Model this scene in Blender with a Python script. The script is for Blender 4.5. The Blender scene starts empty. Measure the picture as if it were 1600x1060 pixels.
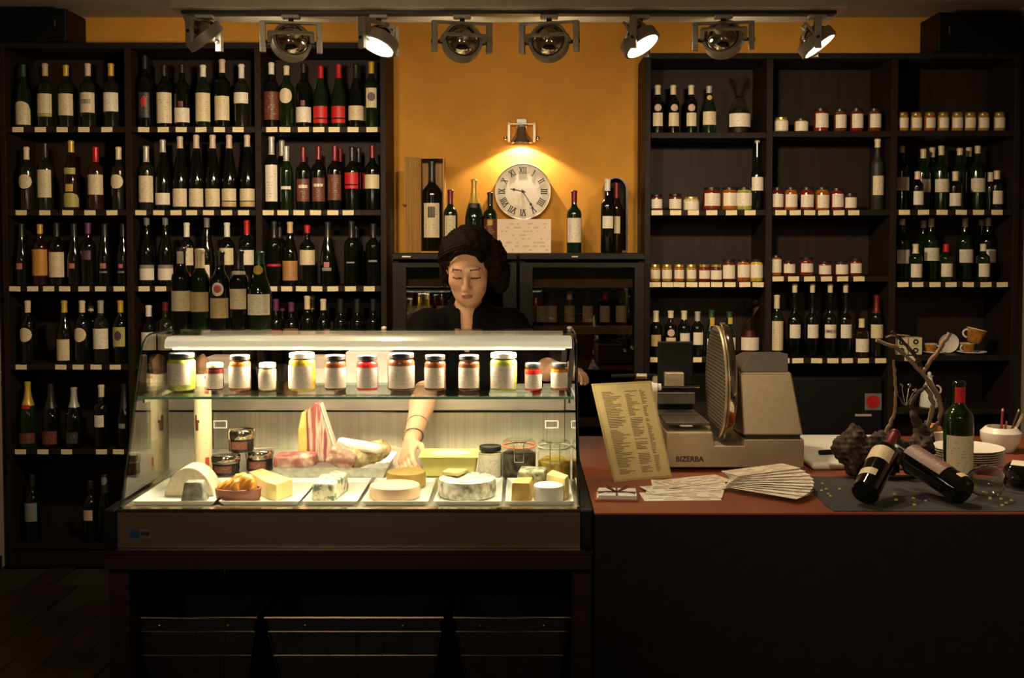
import bpy, bmesh, math, random
import numpy as np
from mathutils import Vector, Matrix, Euler
random.seed(7)
sc = bpy.context.scene
COL = sc.collection
PI = math.pi

# ------------------------------------------------------------------ camera
F_PX = 1700.0; CX = 815.0; CY = 452.0; TILT = math.radians(2.26); EYE = 1.62
cam_d = bpy.data.cameras.new('camera'); cam = bpy.data.objects.new('camera', cam_d); COL.objects.link(cam)
cam_d.sensor_width = 36.0; cam_d.sensor_fit = 'HORIZONTAL'; cam_d.lens = F_PX/1600*36.0
cam_d.shift_x = (800-CX)/1600; cam_d.shift_y = (CY-530)/1600
cam.location = (0, 0, EYE); cam.rotation_euler = (PI/2-TILT, 0, 0); cam_d.clip_start = .05
sc.camera = cam
# ------------------------------------------------------------------ world, exposure
w = bpy.data.worlds.new('world'); sc.world = w; w.use_nodes = True
w.node_tree.nodes['Background'].inputs[0].default_value = (.9, .75, .55, 1)
w.node_tree.nodes['Background'].inputs[1].default_value = .02
vs = sc.view_settings
vs.view_transform = 'Standard'; vs.look = 'None'; vs.exposure = 0.0; vs.gamma = 1.0; vs.use_curve_mapping = False
SPOT_W = 80.0           # watts of every ceiling spot
WALL_LAMP_W = 18.0
CASE_W = 37.0
FILL_PEND_W = 14.0  # added unseen pendants, dim fill only
FILL_FRONT_W = 95.0         # added unseen ceiling spots, standing in for front light
WARM = (1.0, .76, .47); CASEC = (1.0, .84, .60)

def P(px, py, Y):
    """point of the place at depth Y seen at photo pixel px, py"""
    u = (px-CX)/F_PX; v = (CY-py)/F_PX
    dy = math.cos(TILT)+v*math.sin(TILT); dz = -math.sin(TILT)+v*math.cos(TILT)
    t = Y/dy
    return Vector((u*t, Y, EYE+dz*t))
def PX(px, Y, py=400): return P(px, py, Y).x
def PZ(py, Y): return P(CX, py, Y).z
def SC(Y): return F_PX/Y

# ------------------------------------------------------------------ materials
MATS = {}
def _new(name):
    m = bpy.data.materials.new(name); m.use_nodes = True
    nt = m.node_tree; b = nt.nodes['Principled BSDF']
    MATS[name] = m
    return m, nt, b
def N(nt, t, **kw):
    n = nt.nodes.new(t)
    for k, v in kw.items(): setattr(n, k, v)
    return n
def _coords(nt, scale=(1,1,1), kind='Object'):
    tc = N(nt, 'ShaderNodeTexCoord'); mp = N(nt, 'ShaderNodeMapping')
    mp.inputs['Scale'].default_value = scale
    nt.links.new(tc.outputs[kind], mp.inputs['Vector'])
    return mp.outputs['Vector']
def _ramp(nt, fac, stops):
    r = N(nt, 'ShaderNodeValToRGB'); nt.links.new(fac, r.inputs['Fac'])
    e = r.color_ramp.elements
    while len(e) < len(stops): e.new(.5)
    for i, (p, c) in enumerate(stops):
        e[i].position = p; e[i].color = (*c[:3], 1)
    return r.outputs['Color']
def mat(name, col, rough=.5, metal=0., spec=.5, coat=0., var=.12, nscale=30., stretch=(1,1,1), bump=0., bscale=80., emit=None, estr=0., sss=0.):
    """plain procedural surface: colour broken up by noise, optional fine relief"""
    if name in MATS: return MATS[name]
    m, nt, b = _new(name)
    vec = _coords(nt, tuple(s*nscale for s in stretch))
    nz = N(nt, 'ShaderNodeTexNoise'); nz.inputs['Scale'].default_value = 1.; nz.inputs['Detail'].default_value = 3.
    nt.links.new(vec, nz.inputs['Vector'])
    lo = tuple(max(0, c*(1-var)) for c in col); hi = tuple(min(1, c*(1+var)) for c in col)
    nt.links.new(_ramp(nt, nz.outputs['Fac'], [(.3, lo), (.7, hi)]), b.inputs['Base Color'])
    b.inputs['Roughness'].default_value = rough; b.inputs['Metallic'].default_value = metal
    b.inputs['Specular IOR Level'].default_value = spec; b.inputs['Coat Weight'].default_value = coat
    if sss: b.inputs['Subsurface Weight'].default_value = sss; b.inputs['Subsurface Scale'].default_value = .01
    if bump:
        n2 = N(nt, 'ShaderNodeTexNoise'); n2.inputs['Scale'].default_value = bscale; n2.inputs['Detail'].default_value = 3.
        tc = N(nt, 'ShaderNodeTexCoord'); nt.links.new(tc.outputs['Object'], n2.inputs['Vector'])
        bp = N(nt, 'ShaderNodeBump'); bp.inputs['Strength'].default_value = bump; bp.inputs['Distance'].default_value = .004
        nt.links.new(n2.outputs['Fac'], bp.inputs['Height']); nt.links.new(bp.outputs['Normal'], b.inputs['Normal'])
    if emit: b.inputs['Emission Color'].default_value = (*emit, 1); b.inputs['Emission Strength'].default_value = estr
    return m
def patchy(name, stops, scale=20., stretch=(1,1,1), detail=4., rough=.6, bump=.3, wave=False, spec=.4, kind='Object'):
    """several colours by noise or by bands (veins, streaks, mould)"""
    if name in MATS: return MATS[name]
    m, nt, b = _new(name)
    vec = _coords(nt, tuple(s*scale for s in stretch), kind)
    if wave:
        nz = N(nt, 'ShaderNodeTexWave'); nz.inputs['Scale'].default_value = 1.; nz.inputs['Distortion'].default_value = 5.; nz.inputs['Detail'].default_value = 3.
    else:
        nz = N(nt, 'ShaderNodeTexNoise'); nz.inputs['Scale'].default_value = 1.; nz.inputs['Detail'].default_value = detail
    nt.links.new(vec, nz.inputs['Vector'])
    fac = nz.outputs['Fac'] if 'Fac' in nz.outputs else nz.outputs[1]
    nt.links.new(_ramp(nt, fac, stops), b.inputs['Base Color'])
    b.inputs['Roughness'].default_value = rough; b.inputs['Specular IOR Level'].default_value = spec
    if bump:
        bp = N(nt, 'ShaderNodeBump'); bp.inputs['Strength'].default_value = bump; bp.inputs['Distance'].default_value = .004
        nt.links.new(fac, bp.inputs['Height']); nt.links.new(bp.outputs['Normal'], b.inputs['Normal'])
    return m
def pane(name, tint=(1,1,1), boost=1.0, rough=.0, ior=1.5):
    """thin clear glass: lets light straight through and mirrors by Fresnel"""
    if name in MATS: return MATS[name]
    m, nt, b = _new(name); nt.nodes.remove(b); out = nt.nodes['Material Output']
    tr = N(nt, 'ShaderNodeBsdfTransparent'); tr.inputs[0].default_value = (*tint, 1)
    gl = N(nt, 'ShaderNodeBsdfGlossy'); gl.inputs['Roughness'].default_value = rough
    lw = N(nt, 'ShaderNodeLayerWeight'); lw.inputs['Blend'].default_value = .5
    pw = N(nt, 'ShaderNodeMath', operation='POWER'); pw.inputs[1].default_value = 5.; nt.links.new(lw.outputs['Facing'], pw.inputs[0])
    fr = N(nt, 'ShaderNodeMath', operation='MULTIPLY_ADD'); fr.inputs[1].default_value = .95; fr.inputs[2].default_value = .045; nt.links.new(pw.outputs[0], fr.inputs[0])
    mu = N(nt, 'ShaderNodeMath', operation='MULTIPLY'); mu.inputs[1].default_value = boost; mu.use_clamp = True
    nz = N(nt, 'ShaderNodeTexNoise'); nz.inputs['Scale'].default_value = 3.
    tc = N(nt, 'ShaderNodeTexCoord'); nt.links.new(tc.outputs['Object'], nz.inputs['Vector'])
    mr = N(nt, 'ShaderNodeMapRange'); mr.inputs['To Min'].default_value = boost*.9; mr.inputs['To Max'].default_value = boost*1.1
    nt.links.new(nz.outputs['Fac'], mr.inputs['Value']); nt.links.new(mr.outputs['Result'], mu.inputs[1])
    mx = N(nt, 'ShaderNodeMixShader')
    nt.links.new(fr.outputs[0], mu.inputs[0]); nt.links.new(mu.outputs[0], mx.inputs[0])
    nt.links.new(tr.outputs[0], mx.inputs[1]); nt.links.new(gl.outputs[0], mx.inputs[2])
    nt.links.new(mx.outputs[0], out.inputs['Surface'])
    return m
def printed(name, paper, ink, su=14., sv=16., thr=.55, rough=.6, amount=.6, lo=.12, hi=.88):
    """paper with lines of small illegible print, laid out on the sheet's own UV"""
    if name in MATS: return MATS[name]
    m, nt, b = _new(name)
    tc = N(nt, 'ShaderNodeTexCoord'); sp = N(nt, 'ShaderNodeSeparateXYZ'); nt.links.new(tc.outputs['UV'], sp.inputs[0])
    oi = N(nt, 'ShaderNodeObjectInfo')
    def M(op, a, c=None, clamp=False):
        n = N(nt, 'ShaderNodeMath', operation=op); n.use_clamp = clamp
        for i, x in enumerate((a, c)):
            if x is None: continue
            if isinstance(x, (int, float)): n.inputs[i].default_value = x
            else: nt.links.new(x, n.inputs[i])
        return n.outputs[0]
    row = M('FLOOR', M('MULTIPLY', sp.outputs[1], sv))
    fr = M('FRACT', M('MULTIPLY', sp.outputs[1], sv))
    line = M('GREATER_THAN', fr, .55)
    cb = N(nt, 'ShaderNodeCombineXYZ')
    nt.links.new(M('MULTIPLY', sp.outputs[0], su), cb.inputs[0]); nt.links.new(M('MULTIPLY', row, 7.31), cb.inputs[1])
    nt.links.new(M('MULTIPLY', oi.outputs['Random'], 50.), cb.inputs[2])
    nz = N(nt, 'ShaderNodeTexNoise'); nz.inputs['Scale'].default_value = 1.; nz.inputs['Detail'].default_value = 1.
    nt.links.new(cb.outputs[0], nz.inputs['Vector'])
    word = M('GREATER_THAN', nz.outputs['Fac'], thr)
    edge = M('MULTIPLY', M('MULTIPLY', M('GREATER_THAN', sp.outputs[0], lo), M('LESS_THAN', sp.outputs[0], hi)), M('MULTIPLY', M('GREATER_THAN', sp.outputs[1], lo), M('LESS_THAN', sp.outputs[1], hi)))
    fac = M('MULTIPLY', M('MULTIPLY', line, word), M('MULTIPLY', edge, amount))
    mx = N(nt, 'ShaderNodeMix', data_type='RGBA'); nt.links.new(fac, mx.inputs['Factor'])
    mx.inputs['A'].default_value = (*paper, 1); mx.inputs['B'].default_value = (*ink, 1)
    nt.links.new(mx.outputs['Result'], b.inputs['Base Color']); b.inputs['Roughness'].default_value = rough
    return m

# ------------------------------------------------------------------ geometry helpers
class MB:
    def __init__(s): s.v = []; s.f = []; s.uv = {}; s.mi = []; s.cur = 0
    def add(s, vs, fs, uvs=None):
        o = len(s.v); s.v += [tuple(x) for x in vs]
        for i, f in enumerate(fs):
            if uvs: s.uv[len(s.f)] = [uvs[k] for k in f]
            s.f.append([o+k for k in f]); s.mi.append(s.cur)
        return s
    def box(s, lo, hi):
        x0,y0,z0 = lo; x1,y1,z1 = hi
        return s.add([(x0,y0,z0),(x1,y0,z0),(x1,y1,z0),(x0,y1,z0),(x0,y0,z1),(x1,y0,z1),(x1,y1,z1),(x0,y1,z1)],
            [(0,3,2,1),(4,5,6,7),(0,1,5,4),(1,2,6,5),(2,3,7,6),(3,0,4,7)],
            [(0,0),(1,0),(1,0),(0,0),(0,1),(1,1),(1,1),(0,1)])
    def obox(s, c, ax, ay, az, sx, sy, sz):
        c = Vector(c); ax, ay, az = (Vector(a).normalized() for a in (ax, ay, az))
        vs = [c+ax*(i*sx/2)+ay*(j*sy/2)+az*(k*sz/2) for k in (-1,1) for (i,j) in ((-1,-1),(1,-1),(1,1),(-1,1))]
        return s.add(vs, [(0,3,2,1),(4,5,6,7),(0,1,5,4),(1,2,6,5),(2,3,7,6),(3,0,4,7)])
    def bar(s, a, b, w, d, up=(0,0,1)):
        a = Vector(a); b = Vector(b); z = (b-a); L = z.length; z.normalize()
        u = Vector(up)
        if abs(u.dot(z)) > .95: u = Vector((0,1,0))
        x = u.cross(z).normalized(); y = z.cross(x)
        return s.obox((a+b)/2, x, y, z, w, d, L)
    def prism(s, poly, h, frame=None):
        """poly of (x, y) extruded along z by h; frame maps to the place"""
        n = len(poly); M = frame or Matrix()
        vs = [M @ Vector((x, y, 0)) for x, y in poly]+[M @ Vector((x, y, h)) for x, y in poly]
        return s.add(vs, [tuple(range(n))[::-1], tuple(range(n, 2*n))]+[(i, (i+1) % n, n+(i+1) % n, n+i) for i in range(n)])
    def lathe(s, prof, n=20, M=None, a0=0., a1=2*PI):
        """profile of (r, z); M places it"""
        M = M or Matrix(); full = abs(a1-a0-2*PI) < 1e-6; k = n if full else n+1
        vs = []; uv = []
        for j, (r, z) in enumerate(prof):
            for i in range(k):
                a = a0+(a1-a0)*i/n
                vs.append(M @ Vector((r*math.cos(a), r*math.sin(a), z))); uv.append((i/n, j/(len(prof)-1)))
        fs = []
        for j in range(len(prof)-1):
            for i in range(n):
                i2 = (i+1) % k
                a, b, c, d = j*k+i, j*k+i2, (j+1)*k+i2, (j+1)*k+i
                if prof[j][0] < 1e-6: fs.append((a, c, d))
                elif prof[j+1][0] < 1e-6: fs.append((a, b, d))
                else: fs.append((a, b, c, d))
        return s.add(vs, fs, uv)
    def tube(s, pts, rad, n=8, closed=False):
        pts = [Vector(p) for p in pts]; m = len(pts)
        if isinstance(rad, (int, float)): rad = [rad]*m
        up = Vector((0,0,1)); vs = []
        t0 = (pts[1]-pts[0]).normalized()
        if abs(t0.dot(up)) > .9: up = Vector((1,0,0))
        x = up.cross(t0).normalized()
        for i in range(m):
            t = (pts[(i+1) % m]-pts[i-1]) if closed else (pts[min(i+1, m-1)]-pts[max(i-1, 0)])
            t.normalize(); x = (x-t*x.dot(t)).normalized(); y = t.cross(x)
            for k in range(n):
                a = 2*PI*k/n; vs.append(pts[i]+(x*math.cos(a)+y*math.sin(a))*rad[i])
        fs = []
        for i in range(m if closed else m-1):
            j = (i+1) % m
            for k in range(n):
                fs.append((i*n+k, i*n+(k+1) % n, j*n+(k+1) % n, j*n+k))
        if not closed: fs += [tuple(range(n))[::-1], tuple(range((m-1)*n, m*n))]
        return s.add(vs, fs)
    def ball(s, c, r, n=12, m=8, M=None):
        rx, ry, rz = (r, r, r) if isinstance(r, (int, float)) else r
        T = Matrix.Translation(Vector(c)) @ (M or Matrix()) @ Matrix.Diagonal((rx, ry, rz, 1))
        return s.lathe([(0 if j in (0, m) else math.sin(PI*j/m), -math.cos(PI*j/m)) for j in range(m+1)], n, T)
    def mesh(s, name, smooth=False, bevel=0., seg=1):
        me = bpy.data.meshes.new(name); me.from_pydata(s.v, [], s.f)
        if s.uv:
            l = me.uv_layers.new(name='UVMap')
            for p in me.polygons:
                u = s.uv.get(p.index)
                if u:
                    for k, li in enumerate(p.loop_indices): l.data[li].uv = u[k]
        for p, k in zip(me.polygons, s.mi): p.material_index = k
        bm = bmesh.new(); bm.from_mesh(me)
        bmesh.ops.recalc_face_normals(bm, faces=bm.faces)
        if bevel:
            es = [e for e in bm.edges if len(e.link_faces) == 2 and e.calc_face_angle(0) > .5]
            bmesh.ops.bevel(bm, geom=es, offset=bevel, segments=seg, profile=.5, affect='EDGES', clamp_overlap=True)
        bm.to_mesh(me); bm.free()
        if smooth:
            me.polygons.foreach_set('use_smooth', [True]*len(me.polygons))
            me.set_sharp_from_angle(angle=math.radians(40))
        me.update()
        return me
    def build(s, name, m, parent=None, smooth=False, bevel=0., seg=1):
        return link(name, s.mesh(name, smooth, bevel, seg), m, parent)
def link(name, me, m, parent=None):
    ms = m if isinstance(m, (list, tuple)) else [m]
    if not me.materials:
        for k in ms: me.materials.append(k)
    o = bpy.data.objects.new(name, me); COL.objects.link(o)
    if parent: o.parent = parent
    return o
MESH = {}
def shared(key, fn):
    """one mesh datablock for alike pieces"""
    if key not in MESH: MESH[key] = fn()
    return MESH[key]
def link2(name, me, m, parent=None):
    """an object on shared mesh data with a material of its own"""
    if not me.materials: me.materials.append(m)
    o = bpy.data.objects.new(name, me); COL.objects.link(o)
    if me.materials[0] != m:
        o.material_slots[0].link = 'OBJECT'; o.material_slots[0].material = m
    if parent: o.parent = parent
    return o
def tag(o, label, cat, group=None):
    o['label'] = label; o['category'] = cat
    if group: o['group'] = group
    return o
def thing(name, label, cat, loc=(0,0,0), group=None, rot=(0,0,0)):
    o = bpy.data.objects.new(name, None); COL.objects.link(o); o.empty_display_size = .05
    o.location = loc; o.rotation_euler = rot
    return tag(o, label, cat, group)
def struct(o): o['kind'] = 'structure'; return o
def T(x, y=None, z=None): return Matrix.Translation(Vector((x, y, z)) if y is not None else Vector(x))
def R(a, ax): return Matrix.Rotation(a, 4, ax)
def look(d, up=(0,0,1)):
    """rotation whose +z points along d"""
    z = Vector(d).normalized(); u = Vector(up)
    if abs(u.dot(z)) > .97: u = Vector((0,1,0))
    x = u.cross(z).normalized(); y = z.cross(x)
    return Matrix(((x.x,y.x,z.x,0),(x.y,y.y,z.y,0),(x.z,y.z,z.z,0),(0,0,0,1)))

# ------------------------------------------------------------------ distance-field bodies
def smin(a, b, k):
    h = np.clip(.5+.5*(b-a)/k, 0, 1); return b*(1-h)+a*h-k*h*(1-h)
def smax(a, b, k): return -smin(-a, -b, k)
def d_cap(p, a, b, ra, rb):
    a = np.asarray(a, float); b = np.asarray(b, float); ba = b-a
    t = np.clip(((p-a)@ba)/max(ba@ba, 1e-9), 0, 1)
    return np.linalg.norm(p-a-t[:, None]*ba, axis=1)-(ra+(rb-ra)*t)
def d_ell(p, c, r):
    q = p-np.asarray(c, float); r = np.asarray(r, float)
    k0 = np.linalg.norm(q/r, axis=1); k1 = np.linalg.norm(q/(r*r), axis=1)
    return k0*(k0-1)/np.maximum(k1, 1e-9)
def d_box(p, c, h, rd=.01):
    q = np.abs(p-np.asarray(c, float))-np.asarray(h, float)+rd
    return np.linalg.norm(np.maximum(q, 0), axis=1)+np.minimum(q.max(axis=1), 0)-rd
def wobble(p, f, seed=1, n=5):
    rs = np.random.RandomState(seed); o = 0
    for i in range(n):
        d = rs.normal(size=3); d /= np.linalg.norm(d); fr = f*(1+.9*i)
        o = o+np.sin(p@d*fr+rs.rand()*6.28)/(1+.7*i)
    return o/2.2
def sdf_mesh(name, fn, lo, hi, h, smooth=True):
    lo = np.asarray(lo, float); hi = np.asarray(hi, float)
    n = np.ceil((hi-lo)/h).astype(int)+1; n = ((n+3)//4)*4
    nc = n//4
    gi = np.stack(np.meshgrid(*[np.arange(k) for k in nc], indexing='ij'), -1).reshape(-1, 3)
    fc = fn(lo+(gi*4+1.5)*h).reshape(nc)
    Fg = np.repeat(np.repeat(np.repeat(fc, 4, 0), 4, 1), 4, 2).astype(np.float32)
    near = np.argwhere(np.abs(fc) < h*8.)
    off = np.stack(np.meshgrid(*[np.arange(4)]*3, indexing='ij'), -1).reshape(-1, 3)
    for k in range(0, len(near), 6000):
        ii = (near[k:k+6000, None, :]*4+off[None]).reshape(-1, 3)
        Fg[ii[:, 0], ii[:, 1], ii[:, 2]] = fn(lo+ii*h)
    S = Fg < 0
    acc = np.zeros(np.array(S.shape)-1, np.uint8)
    for dx in (0,1):
        for dy in (0,1):
            for dz in (0,1):
                acc += S[dx:S.shape[0]-1+dx, dy:S.shape[1]-1+dy, dz:S.shape[2]-1+dz]
    cells = np.argwhere((acc > 0) & (acc < 8))
    idx = -np.ones(acc.shape, np.int32); idx[cells[:, 0], cells[:, 1], cells[:, 2]] = np.arange(len(cells))
    ps = np.zeros((len(cells), 3)); cnt = np.zeros(len(cells))
    cor = [(0,0,0),(1,0,0),(0,1,0),(1,1,0),(0,0,1),(1,0,1),(0,1,1),(1,1,1)]
    for a in range(8):
        for b in range(a+1, 8):
            da = np.array(cor[a]); db = np.array(cor[b])
            if np.abs(da-db).sum() != 1: continue
            fa = Fg[tuple((cells+da).T)]; fb = Fg[tuple((cells+db).T)]
            m = (fa < 0) != (fb < 0)
            t = np.where(m, fa/np.where(m, fa-fb, 1), 0)
            ps += np.where(m[:, None], da+t[:, None]*(db-da), 0); cnt += m
    ps = lo+(cells+ps/cnt[:, None])*h
    faces = []
    for ax in range(3):
        o1, o2 = (ax+1) % 3, (ax+2) % 3
        d = np.zeros(3, int); d[ax] = 1
        sl0 = [slice(None)]*3; sl1 = [slice(None)]*3
        sl0[ax] = slice(0, -1); sl1[ax] = slice(1, None)
        e = np.argwhere(S[tuple(sl0)] != S[tuple(sl1)])
        e = e[(e[:, o1] > 0) & (e[:, o2] > 0) & (e[:, o1] < acc.shape[o1]) & (e[:, o2] < acc.shape[o2]) & (e[:, ax] < acc.shape[ax])]
        u = np.zeros(3, int); u[o1] = 1; v = np.zeros(3, int); v[o2] = 1
        q = np.stack([idx[tuple((e-u-v).T)], idx[tuple((e-v).T)], idx[tuple(e.T)], idx[tuple((e-u).T)]], 1)
        flip = ~S[tuple(e.T)]
        q[flip] = q[flip][:, ::-1]
        faces.append(q)
    q = np.concatenate(faces); q = q[(q >= 0).all(1)]
    me = bpy.data.meshes.new(name); me.from_pydata(ps.tolist(), [], q.tolist())
    if smooth: me.polygons.foreach_set('use_smooth', [True]*len(me.polygons))
    me.update()
    return me
# ================================================================== the room
M_wall = mat('ochre_plaster', (.62, .29, .040), .75, var=.06, nscale=9, bump=.08, bscale=120, spec=.25)
M_side = mat('grey_plaster', (.34, .28, .22), .8, var=.08, nscale=6)
M_ceil = mat('ceiling_paint', (.42, .35, .27), .85, var=.05, nscale=4)
M_dark = mat('wenge_wood', (.014, .008, .006), .6, var=.35, nscale=14, stretch=(5, 5, .5), spec=.2)
M_darkb = mat('wenge_back', (.018, .010, .007), .6, var=.35, nscale=10, stretch=(4, 4, .35), spec=.3)
M_black = mat('black_metal', (.012, .011, .010), .4, var=.2)
M_plast = mat('black_plastic', (.005, .005, .005), .55, var=.2, spec=.2)
M_steel = mat('brushed_steel', (.62, .57, .49), .32, 1., var=.08, nscale=6, stretch=(1, 40, 40))
M_steelv = mat('brushed_steel_upright', (.58, .53, .44), .30, 1., var=.14, nscale=5, stretch=(30, 30, .4))
M_chrome = mat('chrome', (.75, .70, .62), .12, 1., var=.05)
M_white = mat('white_ceramic', (.78, .74, .66), .35, var=.04)
M_paper = mat('white_paper', (.74, .70, .62), .75, var=.05)
YB = 5.42; YW = 5.76; ZC = 2.82
XL = -2.62; XR = 2.52
o = MB().box((XL-.1, YW, 0), (XR+.1, YW+.12, ZC)).build('wall_back', M_wall); struct(o)
struct(MB().box((XL-.12, -2, 0), (XL, YW, ZC)).build('wall_left', M_side))
struct(MB().box((XR, -2, 0), (XR+.12, YW, ZC)).build('wall_right', M_side))
struct(MB().box((XL-.1, -2.12, 0), (XR+.1, -2, ZC)).build('wall_front', M_side))
struct(MB().box((XL-.1, -2.12, ZC), (XR+.1, YW+.12, ZC+.1)).build('ceiling', M_ceil))
floor = struct(MB().box((XL-.1, -2.12, -.1), (XR+.1, YW+.12, -.012)).build('floor', mat('subfloor', (.02, .015, .012), .8)))
M_plank = patchy('dark_oak_plank', [(.3, (.016, .010, .008)), (.7, (.034, .020, .014))], 6, (4, .5, 4), rough=.42, bump=.1)
pk = [MB().box((.0015, .0015, -.012), (.1285, L-.0015, 0)).mesh('plank', bevel=.001) for L in (1.2, 1.5, .9)]
for i in range(40):
    y = -2-random.random()*.8; k = i
    while y < YW:
        L = (1.2, 1.5, .9)[k % 3]
        if y+L <= YW-.002 and y > -2:
            o = link2('plank', pk[k % 3], M_plank, floor); o.location = (XL+i*.13-.02 if i else XL+.002, y, 0)
        y += L; k += 1
for nm, lo, hi in (('baseboard_left', (XL, -2, 0), (XL+.015, YB-.02, .07)), ('baseboard_right', (XR-.015, -2, 0), (XR, YB-.02, .07))):
    struct(MB().box(lo, hi).build(nm, M_dark, bevel=.003))

# ================================================================== bookcases
M_tag = printed('shelf_ticket', (.80, .68, .42), (.30, .22, .12), 10, 3, .5, .6, .35, .06, .94)
BAYS = {}
def bookcase(side, label, xs, top_py, rows, tags):
    """xs: pixel spans of the upright boards; rows: per bay a list of shelf-top pixels; tags: per (bay,row) pixel x of the tickets"""
    X = [(PX(a, YB), PX(b, YB)) for a, b in xs]
    ztop = PZ(top_py, YB)
    root = thing('bookcase', label, 'bookcase', ((X[0][0]+X[-1][1])/2, YB, 0))
    inv = Matrix.Translation(-root.location)
    def part(name, lo, hi, m, par=root):
        lo = Vector(lo)-root.location; hi = Vector(hi)-root.location
        return MB().box(lo, hi).build(name, m, par, bevel=.0015)
    for i, (a, b) in enumerate(X):
        part('side_panel' if i in (0, len(X)-1) else 'divider', (a, YB, 0), (b, YW-.004, ztop), M_dark)
    part('top_panel', (X[0][0], YB-.004, ztop), (X[-1][1], YW-.004, ztop+.028), M_dark)
    shelf_z = {}
    for i in range(len(X)-1):
        x0, x1 = X[i][1]+.0005, X[i+1][0]-.0005; BAYS[(side, i)] = (x0, x1, ztop)
        part('back_panel', (x0, YW-.016, .001), (x1, YW-.005, ztop-.001), M_darkb)
        for r, py in enumerate(rows[i]):
            z = PZ(py, YB); shelf_z[(i, r)] = z
            sh = part('shelf', (x0, YB+.002, z-.028), (x1, YW-.017, z), M_dark)
            for px in tags.get((i, r), []):
                me = shared('ticket', lambda: MB().box((-.0275, -.003, -.0125), (.0275, 0, .0125)).mesh('price_tag', bevel=.0008))
                t = link2('price_tag', me, M_tag, sh)
                t.location = Vector((PX(px, YB, py+5), YB+.0015, z-.0145))-root.location
                t.rotation_euler = (0, random.uniform(-.03, .03), 0)
        z = PZ(850, YB) if len(rows[i]) < 6 else PZ(850, YB)
        part('plinth', (x0, YB+.01, .001), (x1, YB+.03, .105), M_dark)
    return shelf_z
Lrows = [198, 328, 447, 569.5, 702, 850]
LT = {(0,0): [28,63,97,131,167], (1,0): [224.5,255,283,314,342.6,372], (2,0): [424.7,445,474,498,522,551.5,581],
 (0,1): [33,70,106,140.5,175], (1,1): [220,248,275,299.5,325.7,354,380.6], (2,1): [419,442,467,493,520,544],
 (0,2): [23,51,76,101,131,157,186], (1,2): [225,251], (2,2): [424.5,448,471,495,520,547.6,577],
 (0,3): [33,95,122,150,180], (0,4): [32,67,104,158.5,185]}
LZ = bookcase('L', 'tall dark bookcase full of wine bottles left of the ochre wall', [(4,12),(198,208),(400,410),(595,604)], 76, [Lrows]*3, LT)
RT = {(0,1): [1026.6,1055.7,1083.4,1112,1143,1172], (1,1): [1220,1242.5,1265,1287,1310.8,1334], (2,1): [1413,1443,1472,1502,1529,1558],
 (0,2): [1023.6,1043,1061,1081,1100.6,1120,1140.6,1163.8,1184.5], (1,2): [1215.7,1240,1265,1291.5,1316.6,1342], (2,2): [1411,1434,1461,1486,1513,1540.6,1566],
 (0,3): [1024.5,1056,1072,1088], (1,3): [1225,1246.6,1276,1301.5,1324,1349,1376], (2,3): [1421.7]}
RZ = bookcase('R', 'tall dark bookcase of jars and bottles right of the ochre wall', [(1007,1016),(1196,1206),(1390,1400),(1582,1591)], 92,
    [[207,328,440.5,558,700,850],[205,328,431.5,559.5,700,850],[204,327.5,440.5,556,639,720,850]], RT)

# ================================================================== bottles
GLASS = {'k': mat('near_black_bottle_glass', (.0035, .0042, .003), .07, var=.3, spec=.6),
 'g': mat('green_bottle_glass', (.006, .014, .004), .07, var=.3, spec=.6),
 'c': mat('pale_bottle_glass', (.011, .011, .006), .08, var=.4, spec=.6, nscale=12),
 'b': mat('brown_bottle_glass', (.014, .006, .003), .07, var=.3, spec=.6),
 'r': mat('rose_bottle_glass', (.028, .009, .007), .08, var=.3, spec=.6),
 'm': mat('matt_black_bottle', (.018, .018, .018), .55, var=.2)}
GNAME = {'k': 'dark', 'g': 'green', 'c': 'pale glass', 'b': 'brown', 'r': 'rose', 'm': 'matt black'}
CAP = {'dark': (.018,.017,.016), 'gold': (.62,.40,.06), 'white': (.72,.68,.60), 'cream': (.70,.58,.38), 'red': (.50,.020,.022), 'pink': (.62,.46,.38),
 'silver': (.46,.44,.40), 'green': (.015,.06,.022), 'wine': (.16,.014,.02), 'purple': (.13,.03,.11), 'tan': (.55,.40,.22), 'grey': (.16,.16,.16)}
def capmat(k): return mat(k+'_capsule', CAP[k], .36, .25 if k in ('gold', 'silver', 'wine', 'red') else 0., var=.1)
LAB = {'cream': (.66,.55,.36), 'white': (.74,.66,.54), 'tan': (.50,.36,.17), 'orange': (.52,.24,.04), 'red': (.52,.012,.014), 'brown': (.13,.035,.020),
 'copper': (.40,.20,.07), 'dark': (.035,.028,.028), 'purple': (.07,.022,.06), 'grey': (.22,.22,.23), 'pink': (.60,.40,.34), 'olive': (.40,.36,.10), 'rose': (.45,.16,.14), 'gold': (.55,.36,.06), 'mauve': (.38,.315,.26)}
def labmat(k):
    dk = sum(LAB[k]) < .4
    return printed(k+'_label', LAB[k], (.45,.36,.24) if dk else tuple(c*.35 for c in LAB[k]), 9, 13, .57, .5, .5)
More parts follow.
